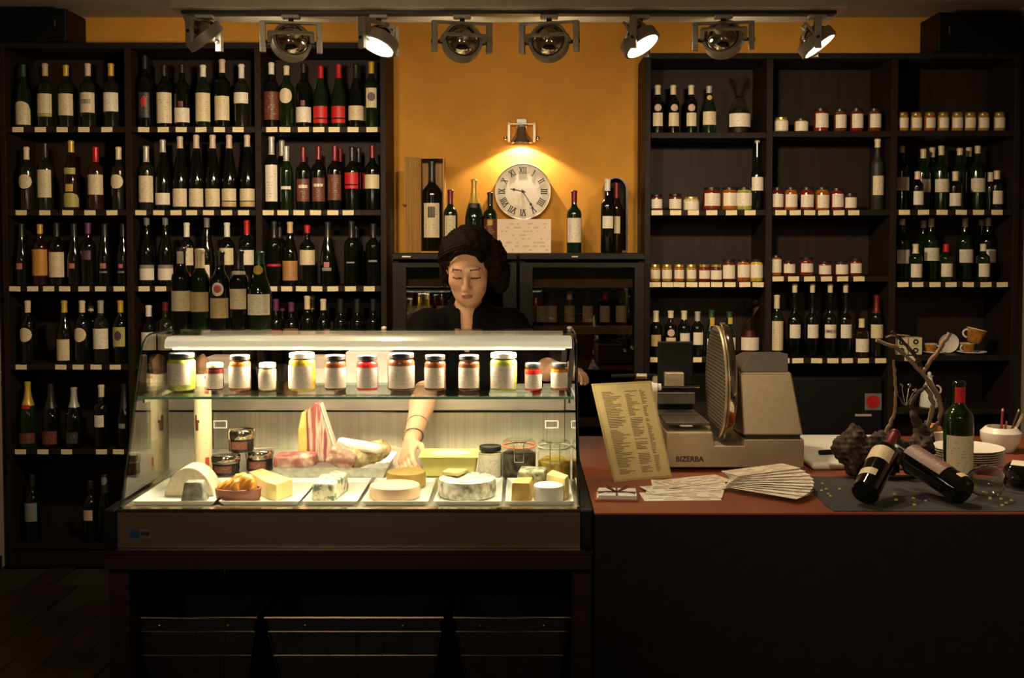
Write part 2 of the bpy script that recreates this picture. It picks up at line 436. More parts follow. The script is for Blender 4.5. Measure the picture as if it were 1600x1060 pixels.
def prof_of(kind, h, r, n=.0135):
    nk = n/r
    P_ = {'bo': [(.9,0),(1,.012),(1,.60),(.985,.64),(.90,.675),(.70,.705),(nk*1.25,.74),(nk*1.02,.78),(nk,.90)],
     'bu': [(.9,0),(1,.012),(1,.44),(.97,.50),(.86,.57),(.68,.64),(nk*1.45,.71),(nk*1.15,.78),(nk,.86)],
     'fl': [(.9,0),(1,.012),(1,.38),(.96,.46),(.83,.56),(.66,.66),(.50,.75),(nk*1.1,.84),(nk,.90)],
     'ch': [(.88,0),(1,.014),(1,.42),(.97,.49),(.84,.58),(.62,.67),(nk*1.4,.76),(nk*1.12,.84),(nk*1.02,.90)],
     'sl': [(.9,0),(1,.012),(1,.50),(.96,.53),(.80,.56),(.52,.59),(nk*.95,.63),(nk*.85,.80),(nk*.85,.93)]}[kind]
    nt = nk*(.85 if kind == 'sl' else 1)
    return [(0, 0)]+[(a*r, b*h) for a, b in P_]+[(nt*r, .955*h), (nt*r*1.14, .957*h), (nt*r*1.14, .985*h), (nt*r, .99*h), (nt*r*.9, h), (0, h)]
def r_at(prof, z):
    for (r0, z0), (r1, z1) in zip(prof[1:], prof[2:]):
        if z0 <= z <= z1: return r0+(r1-r0)*(z-z0)/max(z1-z0, 1e-9)
    return prof[2][0]
def label_mesh(r, w, z0, z1, shape='rect', n=10):
    """curved sticker on the -y side of a cylinder of radius r"""
    half = math.asin(min(.97, w/2/r)); b = MB(); vs = []; uv = []
    if shape == 'round': n = 16
    for i in range(n+1):
        s = -1+2*i/n; a = s*half; e = math.sqrt(max(0, 1-s*s)); zc = (z0+z1)/2; hh = (z1-z0)/2
        if shape == 'round': lo, hi = zc-hh*e, zc+hh*e
        elif shape == 'arch': lo, hi = z0, z0+(z1-z0)*(.62+.38*e)
        else: lo, hi = z0, z1
        for z in (lo, hi):
            vs.append((r*math.sin(a), -r*math.cos(a), z)); uv.append((i/n, (z-z0)/(z1-z0)))
    k = 1.025
    vs2 = [(x*1.0-(x*(1-1/k)), y*1.0-(y*(1-1/k)), z) for x, y, z in vs]
    b.add(vs, [(2*i, 2*i+2, 2*i+3, 2*i+1) for i in range(n)], uv)
    return b.mesh('label', smooth=True)
def rnd(x, q=.002): return round(x/q)*q
def bottle(name, label, loc, kind, glass, cap, h, r, zcap, labels, group=None, rot=(0,0,0), n=.0135, cat='bottle'):
    root = thing(name, label, cat, loc, group, rot)
    h = rnd(h, .004); r = rnd(r, .001); pf = prof_of(kind, h, r, n)
    me = shared(('bot', kind, h, r, n), lambda: MB().lathe(pf, 20).mesh('glass', smooth=True))
    link2('glass', me, GLASS[glass], root)
    if cap != 'none':
        zc = rnd(min(max(zcap, .62*h), .95*h), .004)
        def capm():
            q = [(r_at(pf, zc)+.0008, zc)]+[(a+.0008, z) for a, z in pf if z > zc+.002 and a > 0]+[(0, h+.001)]
            return MB().lathe(q, 16).mesh('capsule', smooth=True)
        link2('capsule', shared(('cap', kind, h, r, n, zc), capm), capmat(cap), root)
    for (z0, z1, wd, colr, shape) in labels:
        z0 = max(z0, .006); z1 = min(z1, h*.97); rr = max(r_at(pf, z0), r_at(pf, z1))+.0007
        z0, z1, wd = rnd(z0), rnd(z1), rnd(wd)
        if z1-z0 < .003: z1 = z0+.004
        link2('label', shared(('lab', round(rr, 4), wd, z0, z1, shape), lambda: label_mesh(rr, wd, z0, z1, shape)), labmat(colr), root)
    return root
ORD = ['first', 'second', 'third', 'fourth', 'fifth', 'sixth', 'seventh', 'eighth', 'ninth', 'tenth', 'eleventh']
ROWN = ['top', 'second', 'third', 'fourth', 'fifth', 'lowest']
BAYN = {'L': ['left bay of left bookcase', 'middle bay of left bookcase', 'right bay of left bookcase'],
        'R': ['left bay of right bookcase', 'middle bay of right bookcase', 'right bay of right bookcase']}
def stock(side, bay, row, text, zmap, py_base, group):
    """one line for a bottle: px kind glass cap ytop ycap [radius] ; y0 y1 width colour shape ..."""
    front = []
    for ln in text.strip().splitlines():
        hd, *lb = [t.strip() for t in ln.split(';')]
        a = hd.split(); back = a[0] if a[0] in 'BC' else ''
        if back: a = a[1:]
        front.append((float(a[0]), a, lb, back))
    order = sorted(range(len(front)), key=lambda i: front[i][0]); pos = {i: k for k, i in enumerate(order)}
    for i, (px, a, lb, back) in enumerate(front):
        Yb = {'': 5.475, 'B': 5.61, 'C': 5.697}[back]
        r = float(a[6]) if len(a) > 6 else .0385
        z = zmap[(bay, row)]; h = PZ(float(a[4]), Yb)-z; zc = PZ(float(a[5]), Yb)-z
        x0, x1, zt_ = BAYS[(side, bay)]; X0 = min(max(PX(px, Yb, float(a[4])), x0+r+.0015), x1-r-.0015)
        zt_ = zt_ if row == 0 else zmap[(bay, row-1)]-.028
        h = min(h, zt_-z-.006)
        labels = []; d = 'no'
        for t in lb:
            q = t.split()
            labels.append((PZ(float(q[1]), Yb-r)-z, PZ(float(q[0]), Yb-r)-z, float(q[2])/SC(Yb), q[3], q[4] if len(q) > 4 else 'rect'))
        if labels: d = lb[0].split()[3]; s = labels[0][4]; d += ' round' if s == 'round' else ''
        lab = '%s-capped %s bottle with %s label, %s from left, %s shelf, %s' % (a[3], GNAME[a[2]], d, ORD[pos[i]], ROWN[row], BAYN[side][bay])
        lab = ' '.join(lab.split()[:30])
        o = bottle('wine_bottle', short_label(lab), (X0, Yb, z+.0005), a[1], a[2], a[3], h, r, zc, labels, group, (0, 0, random.uniform(-.12, .12)))
def short_label(s):
    s = s.replace(' of left bookcase', ', left bookcase').replace(' of right bookcase', ', right bookcase').replace(' from left', ' along')
    w_ = s.split()
    if len(w_) > 16: s = s.replace(' bottle with', ' bottle,'); w_ = s.split()
    if len(w_) > 16: s = s.replace('-capped dark bottle', '-capped bottle').replace('pale glass', 'pale'); w_ = s.split()
    return s
GL = 'wine bottles in the left bookcase'; GR = 'bottles in the right bookcase'
S = lambda *a: stock(*a)
S('L', 0, 0, '''35.7 bu g green 101 121; 158 195 29 cream arch
70 bo c tan 99 119; 146 177 25 cream; 178 182 25 olive
102.5 bo c gold 102 119; 146 180 24 cream
137 bo c pink 99 120; 144 176 27 cream; 155 162 16 grey
173 bo c gold 99 119; 144 174 24 white''', LZ, 198, GL)
S('L', 1, 0, '''226 bo k dark 87 108; 144 184 16 dark; 152 166 9 red round
256 bo k dark 102 120; 144 192 25 cream
284 bo k dark 100 115; 168 191 24 white; 158 167 8 brown
317 bo g white 102 121; 145 190 26 cream
347 bo k pink 93 114; 150 188 23 cream
377 bo c white 100 123; 144 161 23 white''', LZ, 198, GL)
S('L', 2, 0, '''422.6 bo k white 98 117; 143 187 23 brown
447.6 bo g cream 103 118; 138 161 19 cream round
474 bo k dark 99 115; 167 191 24 white; 157 166 7 brown
501 bu g red 103 123; 166 184 22 red; 186 192 22 red
529 bu g red 100 123; 166 184 22 red; 186 192 22 red
556 bu k dark 101 123; 165 188 25 cream
580 bo g gold 97 116; 137 168 16 cream; 144 158 12 purple round''', LZ, 198, GL)
S('L', 0, 1, '''41 bo c cream 230 250; 273 295 20 cream round
70 bo c dark 223 247; 265 309 21 cream
110.6 ch b gold 220 238; 262 272 17 olive; 302 324 24 olive arch; 288 299 11 gold
149 bo r red 230 253; 273 304 26 cream
185 bo c cream 230 250; 273 295 20 cream round''', LZ, 328, GL)
S('L', 1, 1, '''228 bo c silver 229 254; 275 316 23 cream
254 fl k silver 218 238; 302 320 23 white
281 fl k pink 213 232; 295 323 23 cream
306.5 fl k pink 211 232; 295 323 23 cream
332 fl k pink 210 232; 295 323 23 cream
357.7 fl k pink 210 232; 295 314 23 cream; 315 323 23 tan
386 fl k pink 210 230; 295 314 23 cream; 315 323 23 tan''', LZ, 328, GL)
S('L', 2, 1, '''424 bo k silver 213 242 .0345; 258 315 18 white
C 436 bo k silver 214 244
447 bo g silver 228 252 .0345; 291 296 15 white
473.6 bo k wine 230 253; 280 315 19 brown; 289 294 14 white
497.6 bo k wine 229 250; 278 315 19 brown; 287 292 14 white
523 bo k wine 227 252; 273 313 21 brown
B 531 bo k wine 232 253; 273 313 21 brown
550 bo k dark 230 252; 270 288 21 red; 290 295 21 red
B 560 bo k dark 231 254; 270 295 21 red
581.5 bo k wine 227 247; 273 295 24 cream''', LZ, 328, GL)
S('L', 0, 2, '''33 fl k dark 350 372 .034; 412 421 9 rose
62 bo b gold 351 365; 390 431 24 orange
88 bo k dark 348 370; 394 434 24 cream
115 fl k dark 349 371 .034; 412 420 9 rose
137 bo k purple 348 366; 392 406 14 purple
163 fl k dark 349 370 .034; 412 420 9 rose; 424 427 11 grey
192 fl k dark 349 370 .034; 413 419 7 rose; 424 427 11 grey''', LZ, 447, GL)
S('L', 1, 2, '''229 bu k grey 339 352; 420 438 23 white; 414 420 23 grey
258 bu k grey 338 352; 420 438 25 white; 414 420 25 grey
291.5 bo k white 348 370; 388 415 22 cream
322.8 fl k grey 340 356; 414 437 12 white
354.5 bo k white 348 370; 388 414 22 cream
385.5 bo k red 345 367; 391 414 25 white''', LZ, 447, GL)
S('L', 2, 2, '''428 bo k dark 346 372; 413 417 22 red
B 437 bo k dark 347 373
453 bu k tan 347 364; 408 439 23 copper
480 bo k red 352 364; 391 414 25 cream
512 fl k dark 347 372; 419 424 14 grey; 410 418 9 rose
549 bo k dark 346 372; 409 412 13 grey
B 556 bo k dark 350 372
583 bo k dark 349 372; 407 410 13 grey''', LZ, 447, GL)
S('L', 0, 3, '''43 bo k cream 470 489; 513 535 20 cream round
100 bu k gold 470 489; 531 564 21 cream
128 bo k cream 470 489; 513 535 19 cream round
B 142 bo k dark 468 477; 478 487 9 cream
157 bo c silver 470 490; 514 546 26 white
188 bo k gold 470 488; 512 542 20 olive; 518 533 12 purple round''', LZ, 569, GL)
S('L', 1, 3, '''232 bo k white 478 495; 520 548 24 white
258 bo c wine 473 486; 523 548 22 cream
290 bo k dark 474 490; 520 548 24 cream
335 bo k dark 474 490; 520 548 24 cream''', LZ, 569, GL)
S('L', 2, 3, '''431 bo k purple 468 486; 520 548 24 cream
B 441 bo k purple 476 486
455 bo k purple 472 487; 520 548 24 cream
480 bo k cream 462 484; 520 548 24 cream
B 487 bo k cream 462 484
505 bo k cream 467 485; 520 548 24 cream
532 bo k dark 467 488; 520 548 24 cream
558 bo k dark 468 488; 520 548 24 dark
583 bo k dark 467 486; 520 548 24 dark''', LZ, 569, GL)
S('L', 0, 4, '''43 ch g gold 597 634 .044; 634 640 12 red; 678 694 24 wine
79 ch k dark 600 640 .044; 675 695 24 brown
115 ch k silver 605 636 .044; 676 694 20 dark
158 bo k cream 602 620; 650 668 15 white
194 fl k dark 600 640; 663 670 10 grey'''.replace('wine', 'brown'), LZ, 702, GL)
S('L', 0, 5, '''50 bo k dark 742 760; 787 816 19 grey
141 bo k dark 752 764; 798 814 14 pink
163 ch k dark 742 770; 740 760 20 grey round''', LZ, 850, GL)
# --- right bookcase
S('R', 0, 0, '''1028 bo k cream 134 148 .031; 163 174 11 pink round; 176 197 15 cream
1052 bo k cream 134 148 .031; 163 174 11 pink round; 176 197 16 cream
1080 bo k cream 134 148 .031; 163 174 11 pink round; 176 197 15 cream
1108 bu g silver 135 146 .036; 148 156 8 gold round; 174 195 20 cream''', RZ, 207, GR)
S('R', 0, 1, '1184 sl k tan 213 219 .031; 277 298 18 white', RZ, 328, GR)
S('R', 1, 1, '1371.6 bo m cream 212 231 .032; 275 305 18 cream', RZ, 328, GR)
S('R', 2, 1, '''B 1409 bo g cream 228 239 .040; 277 298 20 white
1434 bo k cream 268 281 .030; 299 320 17 white
B 1443 bo g cream 233 248 .038; 280 300 20 white
C 1457 bo g cream 230 246 .038
B 1471 bo g cream 228 243 .040; 280 300 22 white
1493 bo k cream 268 283 .030; 302 322 18 white
B 1500 bo g cream 232 243 .038
C 1514 bo g cream 230 245 .038; 280 298 20 white
B 1528 bo g cream 228 240 .040; 279 300 22 white
1558 bo k cream 267 281 .030; 298 319 17 white
B 1553 bo g cream 270 284 .032''', RZ, 328, GR)
S('R', 2, 2, '''B 1410 bo g cream 341 353 .040; 391 412 20 white
1431 bo g cream 381 396 .032; 413 434 18 white
C 1443 bo g cream 344 356 .036
B 1455 bo g cream 340 355 .042; 388 408 23 white
1478.6 bo g red 381 394 .032; 412 433 18 white
B 1508 bo g cream 340 355 .042; 390 411 22 white
1536.6 bo g cream 381 393 .032; 412 433 18 white
C 1549 bo k cream 343 353 .036
B 1564 bo k cream 340 354 .040; 390 411 20 white''', RZ, 441, GR)
S('R', 0, 3, '''1025 bo k cream 486 503 .032; 524 542 15 tan
1048 bo k cream 486 497 .032; 515 526 11 pink round; 528 547 15 cream
1069 bo k cream 486 499 .032; 521 540 15 white
1090 bo k silver 487 502 .032; 520 539 15 white
1112 ch g green 485 500 .034; 497 510 7 gold; 530 548 16 white
1140 ch g green 487 497 .034; 497 507 7 gold; 528 548 15 white''', RZ, 559, GR)
S('R', 1, 3, '''1214 bo g cream 461 482 .032; 502 548 18 cream
1242 sl k cream 444 457 .031; 508 529 17 white
1269.7 sl k cream 444 457 .031; 508 529 17 white
1297.5 sl k cream 444 457 .031; 508 529 18 white; 516 521 18 rose
1321.6 sl k cream 444 457 .031; 508 529 17 white
1346.7 bo b cream 498 512 .036; 530 551 21 white
1370 bo k wine 461 490 .033; 508 529 19 cream''', RZ, 560, GR)

# ================================================================== small jars on the right bookcase
FILL = {'red': (.17,.014,.009), 'wine': (.10,.012,.012), 'amber': (.36,.20,.035), 'orange': (.34,.085,.010), 'yellow': (.55,.36,.03), 'brown': (.13,.035,.012), 'dark': (.02,.012,.01), 'cream': (.55,.45,.26), 'green': (.34,.34,.06), 'brightred': (.62,.02,.015)}
LID = {'black': (.015,.014,.013), 'gold': (.62,.44,.12), 'white': (.72,.69,.60), 'silver': (.6,.57,.5), 'tan': (.5,.38,.18)}
def fillmat(k): return patchy(k+'_preserve', [(.3, tuple(c*.6 for c in FILL[k])), (.7, tuple(min(1, c*1.3) for c in FILL[k]))], 60, rough=.15, bump=0., spec=.6)
def lidmat(k): return mat(k+'_lid', LID[k], .3, .8 if k in ('gold', 'silver') else 0., var=.06)
def jar_prof(h, r):
    hl = min(.014, h*.16)
    return [(0, 0), (r*.9, 0), (r, .004), (r, h*.74), (r*.97, h*.79), (r*.86, h-hl*1.35), (r*.86, h-hl*.8), (0, h-hl*.8)], hl
def jar(label, loc, h, r, lid, fill, lz, lw, group, glassy=False, lcol='white'):
    root = thing('preserve_jar', label, 'jar', loc, group, (0, 0, random.uniform(-.15, .15)))
    h = rnd(h); r = rnd(r, .001); pf, hl = jar_prof(h, r)
    if glassy:
        link2('glass', shared(('jg', h, r), lambda: MB().lathe(pf, 28).mesh('glass', smooth=True)), pane('jar_glass', (.98, 1, .97), .9), root)
        q = [(0, .003), (r*.88, .003), (r*.96, .006), (r*.96, h*.74), (r*.93, h*.785), (r*.82, h-hl*1.35), (0, h-hl*1.4)]
        link2('contents', shared(('jc', h, r), lambda: MB().lathe(q, 28).mesh('contents', smooth=True)), fillmat(fill), root)
    else:
        link2('glass', shared(('jo', h, r), lambda: MB().lathe(pf, 20).mesh('glass', smooth=True)), fillmat(fill), root)
    lp = [(r*.5, h-hl), (r*.88, h-hl), (r*.92, h-hl*.95), (r*.92, h-.002), (r*.86, h), (r*.8, h-.0008), (0, h-.0008)]
    link2('lid', shared(('jl', h, r), lambda: MB().lathe(lp, 24).mesh('lid', smooth=True)), lidmat(lid), root)
    if lz:
        link2('label', shared(('jb', r, rnd(lw), rnd(lz[0]), rnd(lz[1])), lambda: label_mesh(r+.0007, rnd(lw), rnd(lz[0]), rnd(lz[1]))), labmat(lcol), root)
    return root
LIDN = {'black': 'black-lidded', 'gold': 'gold-lidded', 'white': 'white-lidded', 'silver': 'silver-lidded', 'tan': 'tan-lidded'}
FN = {'wine': 'dark red', 'brightred': 'bright red'}
def jars(bay, row, text):
    L = [ln.split() for ln in text.strip().splitlines()]
    for i, a in enumerate(L):
        px, yt, wd = float(a[0]), float(a[1]), float(a[2]); Y = 5.47; z = RZ[(bay, row)]; r = wd/SC(Y)/2
        x0_, x1_, _ = BAYS[('R', bay)]; h = PZ(yt, Y)-z; l0, l1 = float(a[5]), float(a[6])
        lab = '%s jar of %s preserve, %s along, %s shelf, %s' % (LIDN[a[3]], FN.get(a[4], a[4]), ORD[i], ROWN[row], BAYN['R'][bay].replace(' of', ','))
        jar(lab, (min(max(PX(px, Y, yt), x0_+r+.001), x1_-r-.001), Y, z+.0005), h, r, a[3], a[4], (PZ(l1, Y-r)-z, PZ(l0, Y-r)-z), wd*.92/SC(Y), 'jars in the right bookcase')
jars(1, 0, '''1221 184 21 gold cream 189 203
1252 186 21 black amber 190 204
1283 170 23 black red 177 199
1313 171 19 black brown 179 200
1339 170 20 black red 178 200
1367 170 20 black brown 178 199''')
jars(2, 0, '\n'.join('%g %g 17 gold %s 184 200' % (x, 176, 'amber' if i != 2 else 'orange') for i, x in enumerate((1411,1432,1453,1474,1496,1516,1537,1562))))
jars(0, 1, '''1026 304 18 black wine 311 326
1055 303 20 black wine 311 326
1080 308 24 gold cream 315 328
1112 293 27 black red 302 322
1140 293 24 black orange 302 322
1163 293 24 black green 302 322''')
jars(1, 1, '''1215 293 18 black wine 303 324
1236 293 20 black orange 304 324
1261 293 21 black red 304 324
1285 293 21 black orange 305 325
1308 294 20 black red 303 324
1329 302 19 black wine 309 325''')
jars(0, 2, '''1023.5 413 16 gold amber 422 436
1042 413 16 gold amber 422 436
1061 413 16 gold orange 422 436
1080 413 16 gold amber 422 436
1100 413 18 gold red 423 436
1119 413 18 gold wine 423 437
1138.6 405 20 black wine 415 436
1161.5 405 20 black orange 414 434
1183 405 20 black yellow 414 435''')
jars(1, 2, '''1213 399 16 black orange 406 426
1233 406 19 black wine 413 427
1260 402 21 black red 412 426
1289 408 20 black red 415 429
1314.5 408 21 black wine 414 429
1337 404 19 black red 412 427''')
# ================================================================== loudspeakers on the bookcases
M_grille = mat('speaker_grille', (.005, .005, .005), .8, var=.4, nscale=300, spec=.1)
def speaker(label, x0, x1, zt, zb, side):
    root = thing('loudspeaker', label, 'loudspeaker', ((x0+x1)/2, 5.36, zb))
    hw = (x1-x0)/2; h = zt-zb
    MB().box((-hw, 0.012, .0005), (hw, .26, h)).build('cabinet', M_plast, root, bevel=.008, seg=2)
    MB().box((-hw+.012, 0, .012), (hw-.012, .011, h-.012)).build('grille', M_grille, root, bevel=.005, seg=2)
    MB().box((side*(hw-.05)-.003, -.002, h*.42), (side*(hw-.05)+.003, -.0002, h*.62)).build('badge', M_steel, root)
zt = PZ(76, YB)+.028
speaker('black loudspeaker lying on top of the left bookcase', PX(-6, 5.36), PX(108, 5.36), PZ(12, 5.36), zt+.001, 1)
zt = PZ(92, YB)+.028
speaker('black loudspeaker lying on top of the right bookcase', PX(1462, 5.36), PX(1592, 5.36), PZ(18, 5.36), zt+.001, -1)

# ================================================================== wine fridges between the bookcases
YF = 5.20; ZF = PZ(396, YF)
M_fr = mat('fridge_black', (.007, .0065, .006), .4, var=.15, spec=.25)
M_fglass = pane('fridge_door_glass', (.55, .52, .48), 1.2)
def fridge(label, px0, px1, g0, g1, handle):
    x0, x1 = PX(px0, YF), PX(px1, YF); w2 = (x1-x0)/2; cx = (x0+x1)/2
    root = thing('wine_fridge', label, 'wine fridge', (cx, YF, 0)); gx0, gx1 = PX(g0, YF)-cx, PX(g1, YF)-cx
    D = YW-YF-.01
    for nm, lo, hi in (('side_panel', (-w2, .045, .04), (-w2+.03, D, ZF-.03)), ('side_panel', (w2-.03, .045, .04), (w2, D, ZF-.03)), ('back_panel', (-w2+.03, D-.02, .04), (w2-.03, D, ZF-.03)),
                       ('top_panel', (-w2, .0, ZF-.03), (w2, D, ZF)), ('base_panel', (-w2, .03, .0), (w2, D, .04))):
        MB().box(lo, hi).build(nm, M_fr, root, bevel=.003)
    d = MB(); zb, ztp = .06, ZF-.045; gz0, gz1 = .14, PZ(418, YF)
    d.box((-w2+.004, 0, zb), (gx0, .04, ztp)); d.box((gx1, 0, zb), (w2-.004, .04, ztp)); d.box((gx0, 0, gz1), (gx1, .04, ztp)); d.box((gx0, 0, zb), (gx1, .04, gz0))
    door = d.build('door', M_fr, root)
    MB().box((gx0, .014, gz0), (gx1, .02, gz1)).build('door_glass', M_fglass, door)
    MB().box((handle-.012, -.03, .7), (handle+.012, -.001, 1.2)).build('handle', M_black, door, bevel=.006)
    MB().box((-.05 if handle < 0 else -w2+.05, -.0015, ZF-.019), (-.02 if handle < 0 else -w2+.09, -.0002, ZF-.012)).build('badge', M_steel, root)
    for z in (PZ(448, 5.3), PZ(520, 5.3), .75, .45, .2):
        s = MB().box((-w2+.031, .07, z-.012), (w2-.031, D-.03, z)).build('rack', M_black, root)
        MB().box((gx0+.005, .055, z-.004), (gx1-.005, .069, z+.038)).build('reflection_rack_front', mat('reflection_oak', (.20, .15, .09), .5, var=.25, nscale=8, stretch=(1, 6, 6)), s)  # oak rack front, put in for a pale reflected strip on the door
    return root, cx
f1, c1 = fridge('black glass-door wine fridge left, partly hidden behind the woman', 612, 808, 634, 786, .24)
f2, c2 = fridge('black glass-door wine fridge on the right under the clock bottles', 811, 1008, 832, 992, -.24)
k = 0
for px, yt, cp, lb in ((642, 462, 'dark', 'white'), (655, 462, 'red', 'white'), (668, 462, 'white', 'cream'), (690, 462, 'dark', 'white'), (829, 464, 'gold', 'olive'), (846, 466, 'dark', 'white'), (862, 466, 'dark', 'white'), (890, 464, 'white', 'cream'), (918, 465, 'dark', 'cream'), (945, 464, 'red', 'white'), (970, 464, 'dark', 'white')):
    z = PZ(520, 5.3); h = PZ(yt, 5.34)-z
    fr = 'left' if px < 800 else 'right'
    bottle('wine_bottle', '%s-capped bottle with %s label, %s along inside the %s wine fridge' % (cp, lb, ORD[k if fr == 'left' else k-4], fr), (PX(px, 5.34), 5.33, z+.0005), 'bo', 'k', cp, max(h, .2), .026, .16, [(.05, .13, .05, lb, 'rect')], 'bottles inside the wine fridges')
    k += 1

# ================================================================== things on the fridges
zF = ZF+.0005
GT = 'bottles standing on the wine fridges'
M_pine = patchy('pine_box', [(.2, (.34, .17, .045)), (.55, (.44, .24, .07)), (.8, (.28, .13, .035))], 5, (14, 14, .6), rough=.6, bump=.1)
bx = thing('wine_crate', 'open pine presentation box standing on the left fridge', 'box', (PX(675, 5.48), 5.48, zF))
wbx, hb, db = .063, PZ(245, 5.45)-ZF, .12
for nm, lo, hi in (('back_board', (-wbx, db-.008, .008), (wbx, db, hb-.008)), ('side_board', (-wbx, 0, .008), (-wbx+.008, db-.008, hb-.008)), ('side_board', (wbx-.008, 0, .008), (wbx, db-.008, hb-.008)),
                   ('bottom_board', (-wbx, 0, 0), (wbx, db, .008)), ('top_board', (-wbx, 0, hb-.008), (wbx, db, hb))):
    MB().box(lo, hi).build(nm, M_pine, bx, bevel=.001)
dm = T(-wbx, -.001, 0) @ R(math.radians(-128), 'Z')
d = MB()
for q in range(3):
    d2 = MB(); d2.prism([(0.0+q*.037, 0), (.0365+q*.037, 0), (.0365+q*.037, .008), (q*.037, .008)], hb-.004, dm)
    d2.build('lid_board', M_pine, bx, bevel=.001)
MB().prism([(.105, -.004), (.116, -.004), (.116, .014), (.105, .014)], .012, dm @ T(0, 0, hb*.48)).build('latch', M_chrome, bx)
bottle('wine_bottle', 'large dark wine bottle with tall cream label inside the pine box', (PX(675, 5.52), 5.535, zF+.009), 'bo', 'k', 'dark', PZ(250, 5.53)-ZF-.01, .050, .35, [(PZ(374, 5.48)-ZF, PZ(320, 5.48)-ZF, .078, 'cream', 'rect'), (PZ(343, 5.48)-ZF, PZ(326, 5.48)-ZF, .036, 'dark', 'rect')], GT, n=.017)
def topb(px, kind, g, cap, yt, yc, r, labs, text, Y=5.46):
    bottle('wine_bottle', text, (PX(px, Y), Y, zF), kind, g, cap, PZ(yt, Y)-ZF, r, PZ(yc, Y)-ZF, [(PZ(b, Y-r)-ZF, PZ(a, Y-r)-ZF, wd/SC(Y), c, 'rect') for a, b, wd, c in labs], GT)
topb(704, 'bo', 'g', 'wine', 297, 319, .036, [(337, 378, 17, 'cream')], 'green bottle with dark red cap beside the pine box')
topb(741, 'ch', 'g', 'gold', 280, 318, .047, [(318, 325, 12, 'dark'), (357, 378, 29, 'olive'), (361, 376, 25, 'dark')], 'champagne bottle with gold neck foil behind the woman')
topb(766, 'bo', 'g', 'dark', 301, 321, .035, [(342, 384, 20, 'brown'), (344, 352, 8, 'gold')], 'green bottle with dark red label beside the white printed panel')
topb(897, 'bo', 'g', 'wine', 298, 317, .037, [(341, 379, 21, 'white')], 'green bottle with dark red cap alone right of the clock')
topb(949, 'bo', 'k', 'white', 280, 298, .034, [(338, 357, 16, 'white')], 'dark bottle with white cap before the arched wine case', 5.42)
topb(963, 'bo', 'b', 'wine', 285, 310, .030, [(338, 365, 10, 'cream')], 'brown bottle standing inside the arched wine case', 5.52)
cs = thing('arched_wine_case', 'dark arched bottle case standing at the right end of the fridges', 'case', (PX(961, 5.56), 5.56, zF))
hw = .060; hc = PZ(277, 5.5)-ZF
arch = [(-hw, 0), (hw, 0), (hw, hc-hw)]+[(hw*math.cos(a), hc-hw+hw*math.sin(a)) for a in [PI*k/12 for k in range(1, 12)]]+[(-hw, hc-hw)]
fr_ = R(PI/2, 'X')
MB().prism(arch, .01, T(0, .05, 0) @ fr_).build('back', M_plast, cs)
ring = [(x*.84, max(.012, z*.965+.008)) for x, z in arch]
rb = MB(); n = len(arch)
vs = [(x, -.045, z) for x, z in arch]+[(x, -.045, z) for x, z in ring]+[(x, .04, z) for x, z in arch]+[(x, .04, z) for x, z in ring]
fs = []
for i in range(n):
    j = (i+1) % n
    fs += [(i, j, n+j, n+i), (i, 2*n+i, 2*n+j, j), (n+i, n+j, 3*n+j, 3*n+i), (2*n+i, 3*n+i, 3*n+j, 2*n+j)]
rb.add(vs, fs).build('frame', mat('dark_walnut', (.03, .016, .010), .3, var=.3), cs, smooth=True)
# printed panel under the clock and the clock
M_print = printed('printed_pine_panel', (.86, .68, .54), (.45, .28, .20), 9, 9, .55, .6, .5, .05, .95)
p0, p1 = P(777, 392, 5.42), P(861, 343, 5.42)
pb = thing('printed_panel', 'pale printed wooden panel standing under the clock', 'panel', ((p0.x+p1.x)/2, 5.42, zF))
MB().box((-(p1.x-p0.x)/2, 0, 0), ((p1.x-p0.x)/2, .018, p1.z-ZF)).build('board', M_print, pb, bevel=.001)
for sx in (-1, 1): MB().box((sx*.09-.012, .018, 0), (sx*.09+.012, .09, .012)).build('foot', M_pine, pb)
YK = 5.70; ck = thing('wall_clock', 'round white clock with roman numerals on the ochre wall', 'clock', P(817, 299.5, YK))
rk = 44/SC(YK)
fm = R(PI/2, 'X')     # +z of the lathe faces the room (-y)
MB().lathe([(0, -.055), (rk*.95, -.055), (rk, -.05), (rk, .003), (rk*.985, .006), (rk*.965, .003), (rk*.95, .0)], 48, fm).build('case', mat('clock_case', (.42, .34, .24), .4, var=.1), ck, smooth=True)
MB().lathe([(rk*.955, .0), (rk*.5, .0), (0, .0)], 48, fm).build('dial', patchy('clock_dial', [(.35, (.72, .64, .50)), (.55, (.80, .74, .62)), (.7, (.66, .54, .40))], 18, rough=.5, bump=0), ck)
M_ink = mat('clock_ink', (.035, .025, .02), .6)
def strokes(txt):
    out = []; x = 0
    for ch in txt:
        if ch == 'I': out.append(((x+.12, 0), (x+.12, 1))); x += .3
        elif ch == 'V': out += [((x, 1), (x+.28, 0)), ((x+.28, 0), (x+.56, 1))]; x += .64
        elif ch == 'X': out += [((x, 1), (x+.5, 0)), ((x, 0), (x+.5, 1))]; x += .6
    return out, x
